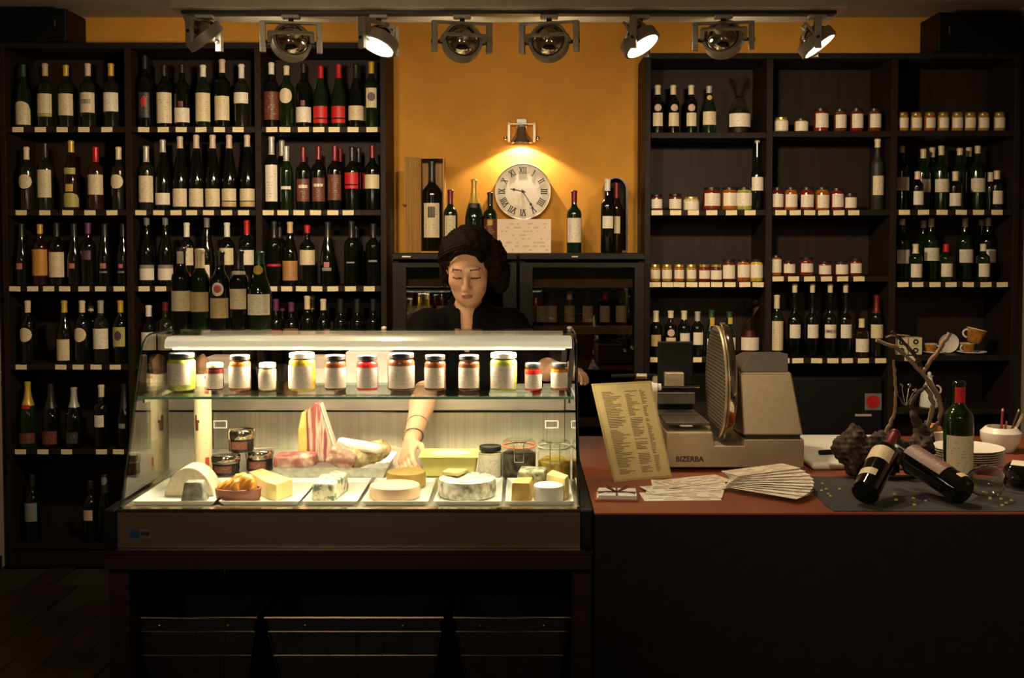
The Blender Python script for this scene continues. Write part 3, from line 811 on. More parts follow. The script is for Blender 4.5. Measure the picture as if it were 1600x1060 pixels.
for hnum, txt in enumerate(['XII', 'I', 'II', 'III', 'IIII', 'V', 'VI', 'VII', 'VIII', 'IX', 'X', 'XI']):
    a = hnum*PI/6; st, wd = strokes(txt); b = MB(); H = rk*.22; W = min(.30/ max(wd, .3), .22)*rk
    base = Vector((math.sin(a), 0, math.cos(a))); side = Vector((math.cos(a), 0, -math.sin(a)))
    for (xa, ya), (xb, yb) in st:
        pt = lambda x, y: base*(rk*.64+y*H)+side*((x-wd/2+.05)*W)+Vector((0, -.0022, 0))
        b.bar(pt(xa, ya), pt(xb, yb), rk*.035, .0016, up=(0, 1, 0))
    for yy in (0, 1): b.bar(base*(rk*.64+yy*H)-side*(wd/2*W+.002)+Vector((0, -.0022, 0)), base*(rk*.64+yy*H)+side*(wd/2*W+.002)+Vector((0, -.0022, 0)), rk*.014, .0016, up=(0, 1, 0))
    b.build('numeral', M_ink, ck)
for nm, ang, ln, wd in (('hour_hand', 282, .45, .035), ('minute_hand', 148, .74, .026)):
    a = math.radians(ang); dr = Vector((math.sin(a), 0, math.cos(a)))
    MB().bar(dr*(-.1*rk)+Vector((0, -.006, 0)), dr*ln*rk+Vector((0, -.006, 0)), rk*wd, .0015, up=(0, 1, 0)).build(nm, M_ink, ck)
    MB().lathe([(0, 0), (rk*.05, 0), (rk*.05, .002), (0, .002)], 12, T(dr*ln*rk*.72+Vector((0, -.0065, 0))) @ fm).build('hand_ring', M_ink, ck)
MB().lathe([(0, .0), (rk*.05, 0), (rk*.05, .009), (0, .01)], 14, fm).build('hub', M_ink, ck)

# ================================================================== ceiling light canopy with eight spots
YL = 3.72
M_can = mat('canopy_paint', (.72, .62, .46), .6, var=.05)
M_bracket = mat('brushed_alu', (.46, .41, .32), .45, .55, var=.1, nscale=20)
z0 = PZ(12, 3.66); cn = thing('light_canopy', 'long beige ceiling canopy carrying the row of spotlights', 'light canopy', ((PX(268, 3.66)+PX(1322, 3.66))/2, YL, z0))
cw = (PX(1322, 3.66)-PX(268, 3.66))/2
MB().box((-cw, -.06, 0), (cw, .18, .09)).build('housing', M_can, cn, bevel=.003)
MB().box((-cw+.03, -.022, -.012), (cw-.03, .022, -.0002)).build('track', M_black, cn)
for sx in (-.8, 0, .8): MB().lathe([(0, .0905), (.012, .0905), (.012, ZC-z0-.0005), (0, ZC-z0-.0005)], 10, T(sx, 0, 0)).build('hanger', M_bracket, cn, smooth=True)
for sx in (-cw+.05, .05, cw-.1): MB().lathe([(0, -.0025), (.005, -.0025), (.005, 0), (0, 0)], 8, T(sx, -.0605, .05) @ R(PI/2, 'X')).build('screw', M_black, cn)
zt = z0-.012
M_glow = mat('lamp_face', (.9, .85, .7), .4, emit=(1, .86, .62), estr=14.)
def spot_lamp(label, px, py, yaw, aim, power, cone=95, blend=1., dz=0.):
    c = P(px, py, YL); c.y = YL
    root = thing('spotlight', label, 'spotlight', (c.x, YL, zt-.0005), 'spotlights under the canopy'); zc = c.z-zt
    B = R(math.radians(yaw), 'Z'); W = .094; bot = zc-.035
    MB().box((-.03, -.018, -.012), (.03, .018, 0)).build('adapter', M_white, root, bevel=.002)
    MB().lathe([(0, -.022), (.009, -.022), (.009, -.011), (0, -.011)], 10).build('pivot', M_black, root, smooth=True)
    def ob(name, lo, hi, m=M_bracket, par=root):
        b = MB().box(lo, hi); b.v = [tuple(B @ Vector(v)) for v in b.v]; return b.build(name, m, par, bevel=.0012)
    ob('bracket_bar', (-W, -.010, -.030), (W, .010, -.022))
    for s in (-1, 1): ob('bracket_arm', (s*W-.0095, -.011, bot), (s*W+.0095, .011, -.0225) if s > 0 else (s*W+.0095, .011, -.0225))
    A = look(aim); C = T(0, 0, zc) @ A @ Matrix.Scale(1.14, 4)
    yv = (B @ Vector((1, 0, 0)))
    for s in (-1, 1):
        kn = MB().tube([Vector((0, 0, zc))+yv*(s*.058), Vector((0, 0, zc))+yv*(s*(W+.012))], .006, 8).build('pivot_bolt', M_black, root)
    # inner gimbal: square yoke round the lamp
    g = MB(); G = T(0, 0, zc)
    xa = yv; za = Vector(aim).normalized(); za = (za-xa*za.dot(xa)).normalized()
    for s in (-1, 1): g.bar(Vector((0, 0, zc))+xa*(s*.071)+za*.012, Vector((0, 0, zc))+xa*(s*.071)-za*.060, .014, .007, up=tuple(za.cross(xa)))
    g.bar(Vector((0, 0, zc))-xa*.074-za*.063, Vector((0, 0, zc))+xa*.074-za*.063, .014, .007, up=tuple(za.cross(xa)))
    g.build('gimbal', M_bracket, root)
    MB().lathe([(.050, -.016), (.059, -.016), (.060, .014), (.052, .016), (.0515, .010), (.050, .010), (.050, -.016)], 32, C).build('ring', M_bracket, root, smooth=True)
    MB().lathe([(0, -.050), (.012, -.049), (.028, -.043), (.041, -.031), (.048, -.016), (.051, .000), (.049, .000), (.044, -.018), (.03, -.036), (0, -.044)], 32, C).build('reflector', mat('lamp_reflector', (.55, .47, .36), .10, 1., var=.1), root, smooth=True)
    MB().lathe([(0, .009), (.050, .009), (.050, .0065), (0, .0065)], 32, C).build('lamp_glass', M_glow, root)
    MB().lathe([(0, -.066), (.010, -.066), (.013, -.062), (.013, -.047), (0, -.047)], 14, C).build('socket', M_bracket, root, smooth=True)
    ld = bpy.data.lights.new('spotlight_beam', 'SPOT'); ld.energy = power; ld.color = WARM; ld.spot_size = math.radians(cone); ld.spot_blend = blend; ld.shadow_soft_size = .045
    lo = bpy.data.objects.new('spotlight_beam', ld); COL.objects.link(lo); lo.parent = root
    lo.location = Vector((0, 0, zc))+Vector(aim).normalized()*.06
    lo.rotation_euler = look(-Vector(aim)).to_euler()
def aim_to(px, py, tx, ty, tz):
    c = P(px, py, YL); return tuple((Vector((tx, ty, tz))-Vector((c.x, YL, c.z))).normalized())
SP = [
 ('tilted spotlight at the left end of the canopy', 320, 57, 75, (-.15, 4.3, 1.1), .6),
 ('spotlight with mirrored dome, second from the canopy left end', 455, 66, 10, (-1.75, 5.6, 1.6), 1.3),
 ('glowing spotlight tipped left and down above the woman side', 592, 66, 62, (-1.05, 3.25, .9), .5),
 ('round dark-domed spotlight just left of the clock lamp', 722, 66, 14, (-.7, 5.76, 1.85), .45),
 ('round domed spotlight just right of the clock lamp', 858, 66, -14, (.6, 5.76, 1.85), .45),
 ('glowing spotlight tipped right beside the ochre wall edge', 1000, 66, 70, (1.25, 3.25, .9), .6),
 ('bright domed spotlight before the right bookcase, second from canopy end', 1130, 62, -8, (1.55, 5.6, 1.45), 1.1),
 ('glowing spotlight at the right end of the canopy', 1276, 66, 78, (2.0, 3.4, .9), .8)]
for lb, px, py, yaw, tgt, pw in SP:
    spot_lamp(lb, px, py, yaw, aim_to(px, py, *tgt), SPOT_W*pw)
# ------------------------------------------------------------------ small wall lamp over the clock
wl = P(815, 205, 5.62)
wr = thing('wall_lamp', 'small brushed metal wall lamp over the clock', 'wall lamp', (wl.x, YW-.0005, wl.z))
yo = -.078
MB().box((-.028, -.02, .02), (.028, 0, .075)).build('wall_plate', M_bracket, wr, bevel=.002)
MB().box((-.026, yo-.03, .045), (.026, -.0205, .066)).build('arm', M_white, wr, bevel=.002)
b = MB()
for s in (-1, 1): b.box((s*.066-.006, yo-.012, -.05), (s*.066+.006, yo+.012, .048))
b.box((-.072, yo-.012, .040), (.072, yo+.012, .0445)); b.build('yoke', M_bracket, wr)
for s in (-1, 1): MB().ball((s*.085, yo, -.028), .011, 10, 6).build('knob', M_chrome, wr, smooth=True)
MB().lathe([(.020, .030), (.026, .020), (.030, -.005), (.046, -.030), (.055, -.045), (.057, -.055), (.053, -.055), (.050, -.044), (.03, -.01), (.018, .02)], 28, T(0, yo, 0)).build('shade', M_chrome, wr, smooth=True)
MB().lathe([(0, .036), (.020, .036), (.022, .020), (.0, .020)], 18, T(0, yo, 0)).build('socket', M_bracket, wr, smooth=True)
MB().lathe([(0, .002), (.022, .002), (.020, .005), (0, .005)], 24, T(0, yo, 0)).build('lamp_glass', M_glow, wr)
ld = bpy.data.lights.new('wall_lamp_beam', 'SPOT'); ld.energy = WALL_LAMP_W; ld.color = (1, .82, .58); ld.spot_size = math.radians(165); ld.spot_blend = .1; ld.shadow_soft_size = .005
lo = bpy.data.objects.new('wall_lamp_beam', ld); COL.objects.link(lo); lo.parent = wr; lo.location = (0, yo, -.024)

# ================================================================== other things on the right bookcase
M_cello = pane('cellophane', (.92, .9, .86), 1.6, .08)
def gift(label, px, row, yt, lx0, lx1, l0, l1, fill, Y=5.50):
    z = RZ[(0, row)]; h = PZ(yt, Y)-z; r = (lx1-lx0)/SC(Y)/2*1.02
    root = thing('gift_pack', label, 'gift pack', (PX(px, Y), Y, z+.0005), 'cellophane gift packs')
    neck = h*.66
    rs = random.Random(px)
    def crumple(p, amp): return tuple(Vector(p)+Vector((rs.uniform(-1, 1), rs.uniform(-1, 1), rs.uniform(-.6, .6)))*amp)
    b = MB().lathe([(0, 0), (r*.95, .003), (r, .03), (r*.97, h*.34), (r*.8, h*.48), (r*.35, neck), (r*.30, neck+.01), (r*.75, h*.9), (r*1.0, h)], 22)
    b.v = [crumple(v, .006 if v[2] > .02 else 0) if v[2] < neck+.02 else crumple(v, .016) for v in b.v]
    b.build('wrapping', M_cello, root)
    MB().lathe([(0, .004), (r*.85, .004), (r*.88, h*.3), (r*.55, h*.45), (0, h*.48)], 18).build('contents', patchy('dried_fruit_'+fill, [(.35, tuple(c*.4 for c in FILL[fill])), (.65, FILL[fill])], 90, rough=.5, bump=.8), root, smooth=True)
    MB().tube([(math.cos(a)*r*.33, math.sin(a)*r*.33, neck) for a in [2*PI*k/14 for k in range(14)]], .003, 6, True).build('ribbon', M_chrome, root)
    link('label', label_mesh(r*1.06, r*1.95, PZ(l1, Y-r)-z, PZ(l0, Y-r)-z), labmat('white'), root)
gift('cellophane-wrapped gift with white label on the top right shelf', 1153, 0, 122, 1136, 1169, 177, 198, 'dark')
gift('cellophane-wrapped dark red gift with white label behind the slicer', 1172, 3, 470, 1159, 1187, 528, 548, 'wine')
# cups, saucers and boxes in the right bay
zs = RZ[(2, 3)]+.0005; YI = 5.50
M_cup = mat('ochre_glaze', (.36, .15, .03), .25, var=.45, nscale=40)
def cup(label, loc, rot, s=1., handle=True):
    root = thing('coffee_cup', label, 'cup', loc, 'cups on the right shelf', rot)
    MB().lathe([(0, 0), (.026*s, 0), (.028*s, .004*s), (.040*s, .045*s), (.043*s, .062*s), (.0405*s, .062*s), (.037*s, .045*s), (.025*s, .008*s), (0, .006*s)], 26).build('bowl', M_cup, root, smooth=True)
    MB().tube([(math.cos(a)*.0425*s, math.sin(a)*.0425*s, .0625*s) for a in [2*PI*k/26 for k in range(26)]], .0022*s, 6, True).build('rim', M_white, root, smooth=True)
    if handle:
        MB().tube([(-.036*s-.022*s*math.sin(t), 0, .035*s+.018*s*math.cos(t)) for t in [PI*k/9 for k in range(10)]], .0045*s, 8).build('handle', M_white, root, smooth=True)
    return root
def saucer(label, loc, rot, r=.058):
    return tag(link('saucer', MB().lathe([(0, 0), (r*.5, 0), (r*.9, .008), (r, .012), (r*.99, .014), (r*.88, .011), (r*.5, .004), (0, .004)], 32).mesh('saucer', smooth=True), M_white), label, 'saucer', 'saucers on the right shelf'), loc, rot
for lb, loc, rot, rr in (('flat white saucer under the small ochre cup', (PX(1462, YI), YI, zs), (0, 0, 0), .058),
        ('white saucer standing on edge behind the small ochre cup', (PX(1481, YI+.08), YI+.062, zs+.0530), (math.radians(-78)+PI, 0, 0), .052),
        ('flat white saucer under the stacked ochre cups', (PX(1521, YI), YI, zs), (0, 0, 0), .072)):
    o, l, r_ = saucer(lb, loc, rot, rr); o.location = l; o.rotation_euler = r_
cup('small ochre cup on the flat saucer beside the boxes', (PX(1456, YI), YI, zs+.0045), (0, 0, 2.6), .75)
cup('upper ochre cup with white rim stacked tilted on another cup', (PX(1522, YI), YI-.01, zs+.058), (0, math.radians(14), 0), 1.12)
cup('lower ochre cup lying below the tilted cup', (PX(1513, YI), YI-.01, zs+.0045), (0, 0, .4), .82)
M_box = mat('cream_card', (.62, .55, .36), .7, var=.06)
for i, (px, yy, n_) in enumerate(((1407, 0, 'left'), (1429, 0, 'right'))):
    zz = zs; hB = PZ(527 if i else 528, YI)-zs; hB2 = hB/2
    for k in range(2):
        t = thing('card_box', 'cream box with black ring, %s of the %s pair beside the saucers' % ('lower' if k == 0 else 'upper', n_), 'box', (PX(px, YI), YI, zz+k*(hB2+.0005)), 'cream boxes on the right shelf')
        MB().box((-.032, -.035, 0), (.032, .035, hB2-.0005)).build('carton', M_box, t, bevel=.001)
        MB().lathe([(.006, 0), (.014, 0), (.014, .0006), (.006, .0006)], 20, T(0, -.0356, hB2/2) @ R(PI/2, 'X')).build('ring_mark', M_black, t)
# lower shelf of the right bay: jug, pot with stems, small glasses
z5 = RZ[(2, 4)]+.0005; Y5 = 5.49
jg = thing('porcelain_jug', 'white porcelain jug with lid knob behind the driftwood', 'jug', (PX(1455, Y5), Y5, z5))
MB().lathe([(0, 0), (.045, 0), (.047, .01), (.043, .05), (.03, .10), (.017, .13), (.015, .15), (.021, .158), (.0, .16)], 26).build('body', M_white, jg, smooth=True)
MB().tube([(.036+.024*math.sin(t), 0, .085+.022*math.cos(t)) for t in [PI*k/10 for k in range(11)]], .0045, 8).build('handle', M_white, jg, smooth=True)
MB().ball((0, 0, .168), .010, 12, 8).build('knob', M_white, jg, smooth=True)
pt = thing('glass_with_spoons', 'short glass holding spoons on the lower right shelf', 'glass', (PX(1418, Y5), Y5, z5))
MB().lathe([(0, 0), (.026, 0), (.032, .05), (.0305, .05), (.025, .004), (0, .004)], 22).build('tumbler', pane('drink_glass', (.95, .97, .94), 1.2), pt, smooth=True)
for a in (-.9, -.35, .3, .8):
    b = MB().tube([(math.sin(a)*.008, 0, .006), (math.sin(a)*.055, .004, .012+math.cos(a)*.085)], .0022, 6)
    b.ball((math.sin(a)*.062, .004, .016+math.cos(a)*.095), (.010, .004, .014), 10, 6, R(a, 'Y')); b.build('spoon', M_chrome, pt, smooth=True)
for i, px in enumerate((1478, 1487)):
    tag(link('shot_glass', MB().lathe([(0, 0), (.016, 0), (.019, .042), (.018, .042), (.015, .005), (0, .005)], 18, T(PX(px, Y5), Y5+.02*i, z5)).mesh('shot_glass', smooth=True), pane('drink_glass')), '%s small shot glass right of the porcelain jug' % ('left' if i == 0 else 'right'), 'glass', 'shot glasses')
# black appliance with a red badge in the middle bay
z6 = RZ[(1, 4)]+.0005
ap = thing('black_appliance', 'black appliance with round red badge in the middle bay', 'appliance', (PX(1298, 5.45), 5.45, z6))
hA = PZ(590, 5.45)-z6
MB().box((-.27, 0, 0), (.27, .26, hA)).build('housing', M_plast, ap, bevel=.01, seg=2)
def badge(px, py): return PX(px, 5.45)-ap.location.x, PZ(py, 5.45)-z6
x, z = badge(1367, 628)
MB().box((x-.042, -.003, z-.042), (x+.042, -.0003, z+.042)).build('badge_plate', mat('badge_grey', (.16, .14, .12), .5), ap)
MB().lathe([(0, 0), (.033, 0), (.033, .002), (0, .002)], 28, T(x, -.0032, z) @ R(PI/2, 'X')).build('badge_disc', mat('badge_red', (.42, .012, .016), .4), ap)
x, z = badge(1352, 649)
MB().box((x-.042, -.0015, z-.006), (x+.042, -.0003, z+.006)).build('nameplate', mat('badge_pale', (.42, .34, .26), .5), ap)
# ================================================================== table under the display case
YT = 2.91; ZD = .90
M_tab = mat('mahogany_dark', (.018, .0065, .0055), .4, var=.3, nscale=8, stretch=(.5, 6, 6))
ztab = PZ(861, YT); tx0, tx1 = PX(160, YT, 860), PX(928, YT, 860)
tb = thing('table', 'dark mahogany table carrying the glass display case', 'table', ((tx0+tx1)/2, YT, 0)); hw = (tx1-tx0)/2
MB().box((-hw, 0, ztab-.012), (hw, .98, ztab)).build('tabletop', M_tab, tb, bevel=.002)
za = PZ(893, YT)
MB().box((-hw+.004, .006, za), (hw-.004, .03, ztab-.0125)).build('apron', M_tab, tb, bevel=.002)
lw = PX(193, YT, 900)-tx0
for sx in (-1, 1):
    for yy in (.006, .90):
        x = sx*(hw-lw/2-.003)
        MB().box((x-lw/2, yy+.0245 if yy < .1 else yy, 0), (x+lw/2, yy+.075, ztab-.0125)).build('leg', M_tab, tb, bevel=.002)
for sx in (-1, 1): MB().box((sx*(hw-.015)-.009, .082, .05), (sx*(hw-.015)+.009, .9, ztab-.0125)).build('side_board', M_tab, tb)
MB().box((-hw+.075, .93, .03), (hw-.075, .95, ztab-.0125)).build('back_board', M_tab, tb)

# ================================================================== refrigerated display case
XA, XB = PX(187, 2.955, 797), PX(906, 2.955, 797)
dc = thing('display_case', 'lit glass display case of cheese and meat on the dark table', 'display case', ((XA+XB)/2, 2.93, ztab+.0005))
O = dc.location.copy()
def D(name, lo, hi, m, par=None, bev=.0): 
    return MB().box(Vector(lo)-O, Vector(hi)-O).build(name, m, par or dc, bevel=bev)
M_front = mat('front_steel', (.30, .25, .20), .38, 1., var=.1, nscale=5, stretch=(1, 40, 40))
D('front_panel', (XA, 2.935, ztab+.001), (XB, 2.95, ZD-.004), M_front)
for a, b in ((XA-.035, XA-.0005), (XB+.0005, XB+.035)): D('end_cap', (a, 2.925, ztab+.001), (b, 3.88, ZD+.004), M_plast, bev=.004)
D('base', (XA, 2.951, ztab+.001), (XB, 3.88, ZD-.012), M_black)
D('deck', (XA, 2.951, ZD-.0115), (XB, 3.86, ZD), mat('deck_steel', (.60, .57, .50), .35, .9, var=.08))
D('front_rail', (XA-.002, 2.93, ZD-.0035), (XB+.002, 2.962, ZD+.006), M_chrome, bev=.002)
ZTOP = 1.360; YBK = 3.43
prof = [(2.966, ZD+.0065), (3.02, 1.03), (3.075, 1.165), (3.115, 1.258), (3.138, 1.312), (3.158, 1.338), (3.183, 1.353), (3.22, ZTOP)]
M_pane = pane('case_glass', (.99, .995, .985), .55)
M_end = pane('case_end_glass', (.86, .88, .84), 1.5)
g = MB(); n = len(prof)
vs = []
for x in (XA+.008, XB-.008):
    for t in (0, .005):
        for (y, z) in prof: vs.append(Vector((x, y+t*.7, z-t*.7))-O)
fs = []
for i in range(n-1):
    fs += [(i, i+1, 2*n+i+1, 2*n+i), (n+i, 3*n+i, 3*n+i+1, n+i+1), (i, n+i, n+i+1, i+1), (2*n+i, 2*n+i+1, 3*n+i+1, 3*n+i)]
g.add(vs, fs).build('front_glass', M_pane, dc, smooth=True)
D('top_glass', (XA+.008, 3.222, ZTOP-.005), (XB-.008, YBK, ZTOP), M_pane)
poly = [(y, z) for y, z in prof]+[(YBK, ZTOP), (3.85, 1.085), (3.85, ZD+.001)]
MX = Matrix(((0, 0, 1, 0), (1, 0, 0, 0), (0, 1, 0, 0), (0, 0, 0, 1)))
for x in (XA+.001, XB-.007):
    e = MB().prism(poly, .006, T(Vector((x, 0, 0))-O) @ MX).build('end_glass', M_end, dc)
M_edge = mat('glass_edge', (.16, .30, .20), .15, var=.1, spec=.8)
# pale green polished edges of the end panes
for x in (XA, XB):
    MB().tube([Vector((x, y-.001, z))-O for y, z in prof]+[Vector((x, YBK, ZTOP+.001))-O], .0026, 6).build('edge_trim', mat('edge_black', (.02, .03, .022), .25), dc, smooth=True)
D('shelf_glass', (XA+.010, 3.085, 1.184), (XB-.010, 3.40, 1.192), pane('shelf_glass', (.93, .98, .94), .8))
D('shelf_edge', (XA+.010, 3.0825, 1.1842), (XB-.010, 3.0848, 1.1918), M_edge)
for x in (XA+.02, XB-.026):
    D('shelf_bracket', (x, 3.09, 1.172), (x+.006, 3.38, 1.1835), M_chrome)
# lamp hood with its milky diffuser under the top glass
hx0, hx1 = PX(262, 3.21, 530), XB-.012
MB().prism([(3.178, 1.326), (3.184, 1.320), (3.265, 1.320), (3.273, 1.328), (3.273, 1.351), (3.205, 1.352), (3.184, 1.342)], hx1-hx0, T(Vector((hx0, 0, 0))-O) @ MX).build('lamp_hood', mat('hood_cream', (.80, .76, .62), .35, var=.03, emit=(1, .9, .66), estr=.30), dc)
D('light_tube', (hx0+.02, 3.190, 1.3155), (hx1-.02, 3.220, 1.3197), mat('tube_glow', (.9, .9, .8), .5, emit=CASEC, estr=7.), bev=.001)
ld = bpy.data.lights.new('case_light', 'AREA'); ld.shape = 'RECTANGLE'; ld.size = hx1-hx0-.06; ld.size_y = .03; ld.energy = CASE_W; ld.color = CASEC
lo = bpy.data.objects.new('case_light', ld); COL.objects.link(lo); lo.parent = dc; lo.location = Vector(((hx0+hx1)/2, 3.205, 1.3145))-O
# back wall: steel ledge, dark gap, sliding doors with recessed handles
zg = PZ(643, 3.83)
D('back_rail', (XA+.008, 3.815, zg+.006), (XB-.008, 3.86, 1.083), M_steel, bev=.002)
D('back_gap', (XA+.008, 3.845, zg-.004), (XB-.008, 3.86, zg+.0055), M_black)
for i, (a, b, y) in enumerate(((XA+.008, (XA+XB)/2+.02, 3.842), ((XA+XB)/2-.02, XB-.008, 3.830))):
    dr = D('sliding_door', (a, y-.004, ZD+.0005), (b, y+.004, zg-.0045), M_steelv)
    hx, hz = (PX(342, y), PZ(663, y)) if i == 0 else (b-.045, PZ(663, y))
    f = MB()
    for lo_, hi_ in (((-.024, 0, .010), (.024, .004, .014)), ((-.024, 0, -.014), (.024, .004, -.010)), ((-.024, 0, -.010), (-.020, .004, .010)), ((.020, 0, -.010), (.024, .004, .010))):
        f.box(Vector(lo_)+Vector((hx, y-.0085, hz))-O, Vector(hi_)+Vector((hx, y-.0085, hz))-O)
    f.build('handle_frame', M_white, dr)
D('back_ledge', (XA+.008, 3.8605, 1.06), (XB-.008, 4.04, 1.083), M_steel, bev=.003)
for x in (XA+.01, XB-.03):
    MB().bar(Vector((x+.01, 3.845, 1.0835))-O, Vector((x+.01, YBK-.012, ZTOP-.006))-O, .016, .016).build('rear_post', M_black, dc)
D('rear_bar', (XA+.03, YBK-.02, ZTOP-.022), (XB-.03, YBK-.006, ZTOP-.0055), M_chrome)
for px in (270, 600, 890): MB().ball(Vector((PX(px, YBK-.02, 520), YBK-.02, ZTOP+.004))-O, (.009, .009, .005), 10, 6).build('cap_nut', M_white, dc, smooth=True)
# small sticker on the front panel
s0, s1 = P(202, 843, 2.934), P(236, 828, 2.934)
st = D('sticker', (s0.x, 2.9335, s0.z), (s1.x, 2.9348, s1.z), mat('sticker_grey', (.10, .09, .08), .5))
xm = s0.x+(s1.x-s0.x)*.47
D('sticker_logo', (s0.x+.002, 2.9328, s0.z+.003), (xm, 2.9334, s1.z-.001), mat('sticker_blue', (.006, .03, .10), .5), st)
D('sticker_bars', (xm+.003, 2.9328, s0.z+.010), (s1.x-.004, 2.9334, s1.z-.006), mat('sticker_black', (.012, .012, .014), .5), st)

# ------------------------------------------------------------------ bottles on top of the case
zt = ZTOP+.0005; YQ = 3.365
GQ = 'bottles standing on top of the display case'
def caseb(px, kind, g, cap, yt, yc, r, labs, text, Y=YQ):
    bottle('wine_bottle', text, (PX(px, Y, 480), Y, zt), kind, g, cap, PZ(yt, Y)-zt, r, PZ(yc, Y)-zt, [(PZ(b, Y-r)-zt, PZ(a, Y-r)-zt, wd/SC(Y), c, s) for a, b, wd, c, s in labs], GQ)
caseb(284, 'bo', 'k', 'dark', 386, 400, .0300, [(455, 487, 29, 'cream', 'rect'), (393, 412, 10, 'cream', 'rect')], 'leftmost dark bottle on the display case, cream label')
caseb(313, 'bo', 'g', 'cream', 388, 420, .0290, [(457, 488, 28, 'tan', 'rect')], 'second bottle on the display case with tan label')
caseb(344, 'bo', 'k', 'dark', 392, 415, .0290, [(442, 463, 18, 'white', 'round'), (446, 458, 12, 'red', 'round'), (466, 498, 28, 'tan', 'rect')], 'third bottle on the display case with round white and red seal')
caseb(374, 'bo', 'k', 'dark', 391, 421, .0280, [(423, 429, 24, 'white', 'arch'), (452, 483, 25, 'cream', 'rect')], 'fourth bottle on the display case with narrow cream label')
caseb(406, 'ch', 'g', 'green', 392, 412, .0360, [(415, 430, 15, 'gold', 'round'), (460, 493, 34, 'white', 'rect')], 'widest dark bottle on the display case with gold medallion')

# ------------------------------------------------------------------ preserves on the glass shelf
zsj = 1.1925
CJ = [(284, 551, 43, 'black', 'green', (569, 603), 38, 'pale green asparagus jar, tallest at the left end of the glass shelf'),
 (336, 567, 28, 'tan', 'wine', (585, 608), 27, 'small tan-lidded dark red jar, second on the glass shelf'),
 (375, 555, 34, 'black', 'orange', (573, 607), 33, 'black-lidded orange-brown jar, third on the glass shelf'),
 (418, 567, 28, 'white', 'cream', (585, 607), 27, 'small white-lidded cream jar on the glass shelf'),
 (472, 551, 42, 'white', 'yellow', (573, 608), 38, 'large white-lidded yellow jar left of centre on the glass shelf'),
 (524, 555, 34, 'black', 'brown', (576, 607), 33, 'black-lidded brown jar left of the bright red jar'),
 (574, 555, 34, 'black', 'brightred', (575, 607), 32, 'black-lidded bright red jar on the glass shelf'),
 (627, 551, 43, 'black', 'brown', (573, 608), 40, 'large red-brown jar above the reaching arm'),
 (680, 555, 34, 'black', 'brown', (576, 607), 32, 'brown jar just right of the reaching arm'),
 (733, 555, 34, 'black', 'brown', (576, 607), 32, 'brown jar left of the large yellow-green jar'),
 (787, 551, 43, 'white', 'green', (573, 608), 37, 'large white-lidded yellow-green jar at the right of the glass shelf'),
 (833, 567, 27, 'black', 'brightred', (586, 608), 26, 'small black-lidded red jar near the right end of the glass shelf'),
 (874, 567, 27, 'black', 'orange', (583, 607), 26, 'small orange jar at the right end of the glass shelf')]
FILL['green'] = (.42, .42, .05); FILL['yellow'] = (.62, .50, .03)
for px, yt, wd, lid, fill, (l0, l1), lw_, text in CJ:
    Y = 3.212; r = wd/SC(Y)/2
    jar(text, (PX(px, Y, 580), Y, zsj), PZ(yt, Y)-zsj, r, lid, fill, (PZ(l1, Y-r)-zsj, PZ(l0, Y-r)-zsj), lw_/SC(Y), 'preserves on the glass shelf', True, 'mauve')

# ------------------------------------------------------------------ white trays on the deck
def onY(py, z): return (EYE-z)*F_PX/(py-385.)
ztr = ZD+.0005
M_tray = mat('white_tray', (.80, .77, .70), .3, var=.03)
TR = [(206, 338), (341, 470), (471, 560), (563, 671), (676, 785), (788, 898)]
for i, (a, b) in enumerate(TR):
    x0, x1 = PX(a, 2.99, 795)+.003, PX(b, 2.99, 795)-.003
    if i == 0: x0 = max(x0, XA+.02)
    y0, y1 = 2.985, 3.29; m = MB()
    def rect(x0, x1, y0, y1, z): return [(x0, y0, z), (x1, y0, z), (x1, y1, z), (x0, y1, z)]
    rings = [rect(x0+.012, x1-.012, y0+.012, y1-.012, ztr), rect(x0, x1, y0, y1, ztr+.014), rect(x0+.003, x1-.003, y0+.003, y1-.003, ztr+.014), rect(x0+.014, x1-.014, y0+.014, y1-.014, ztr+.004)]
    vs = sum(rings, []); fs = [(3, 2, 1, 0), (12, 13, 14, 15)]
    for k in range(3): fs += [(k*4+j, k*4+(j+1) % 4, k*4+4+(j+1) % 4, k*4+4+j) for j in range(4)]
    tag(m.add(vs, fs).build('serving_tray', M_tray, None), 'white serving tray under %s' % ['the pale arched cheese', 'the terracotta dish and yellow wedge', 'the blue cheese wedge', 'the pink and yellow round cheeses', 'the cut mouldy round cheese', 'the small cheeses at the right end'][i], 'tray', 'white cheese trays')
zt2 = ztr+.0045
def CP(px, Y): return PX(px, Y, 770)
# ------------------------------------------------------------------ cheeses
M_rind = patchy('pale_rind', [(.3, (.62, .52, .33)), (.55, (.76, .68, .50)), (.75, (.52, .44, .30))], 35, rough=.7, bump=.4)
M_blue = patchy('blue_cheese', [(.40, (.16, .20, .16)), (.47, (.66, .60, .42)), (.62, (.80, .75, .58))], 55, rough=.6, bump=.4)
M_yell = patchy('yellow_cheese', [(.3, (.74, .58, .20)), (.7, (.82, .70, .34))], 20, rough=.45, bump=.1)
M_ash = patchy('ash_rind', [(.3, (.16, .15, .12)), (.6, (.36, .34, .27)), (.75, (.55, .52, .44))], 60, rough=.8, bump=.6)
M_mould = patchy('grey_mould_rind', [(.32, (.20, .18, .13)), (.46, (.50, .46, .36)), (.6, (.80, .76, .64))], 45, rough=.8, bump=.7)
M_gold = patchy('washed_rind', [(.3, (.60, .36, .08)), (.65, (.72, .52, .16))], 30, rough=.5, bump=.2)
M_pink = patchy('pink_rind', [(.3, (.66, .42, .26)), (.7, (.74, .52, .34))], 25, rough=.6, bump=.15)
M_wht = patchy('white_bloom_rind', [(.3, (.74, .70, .60)), (.7, (.84, .81, .73))], 40, rough=.8, bump=.3)
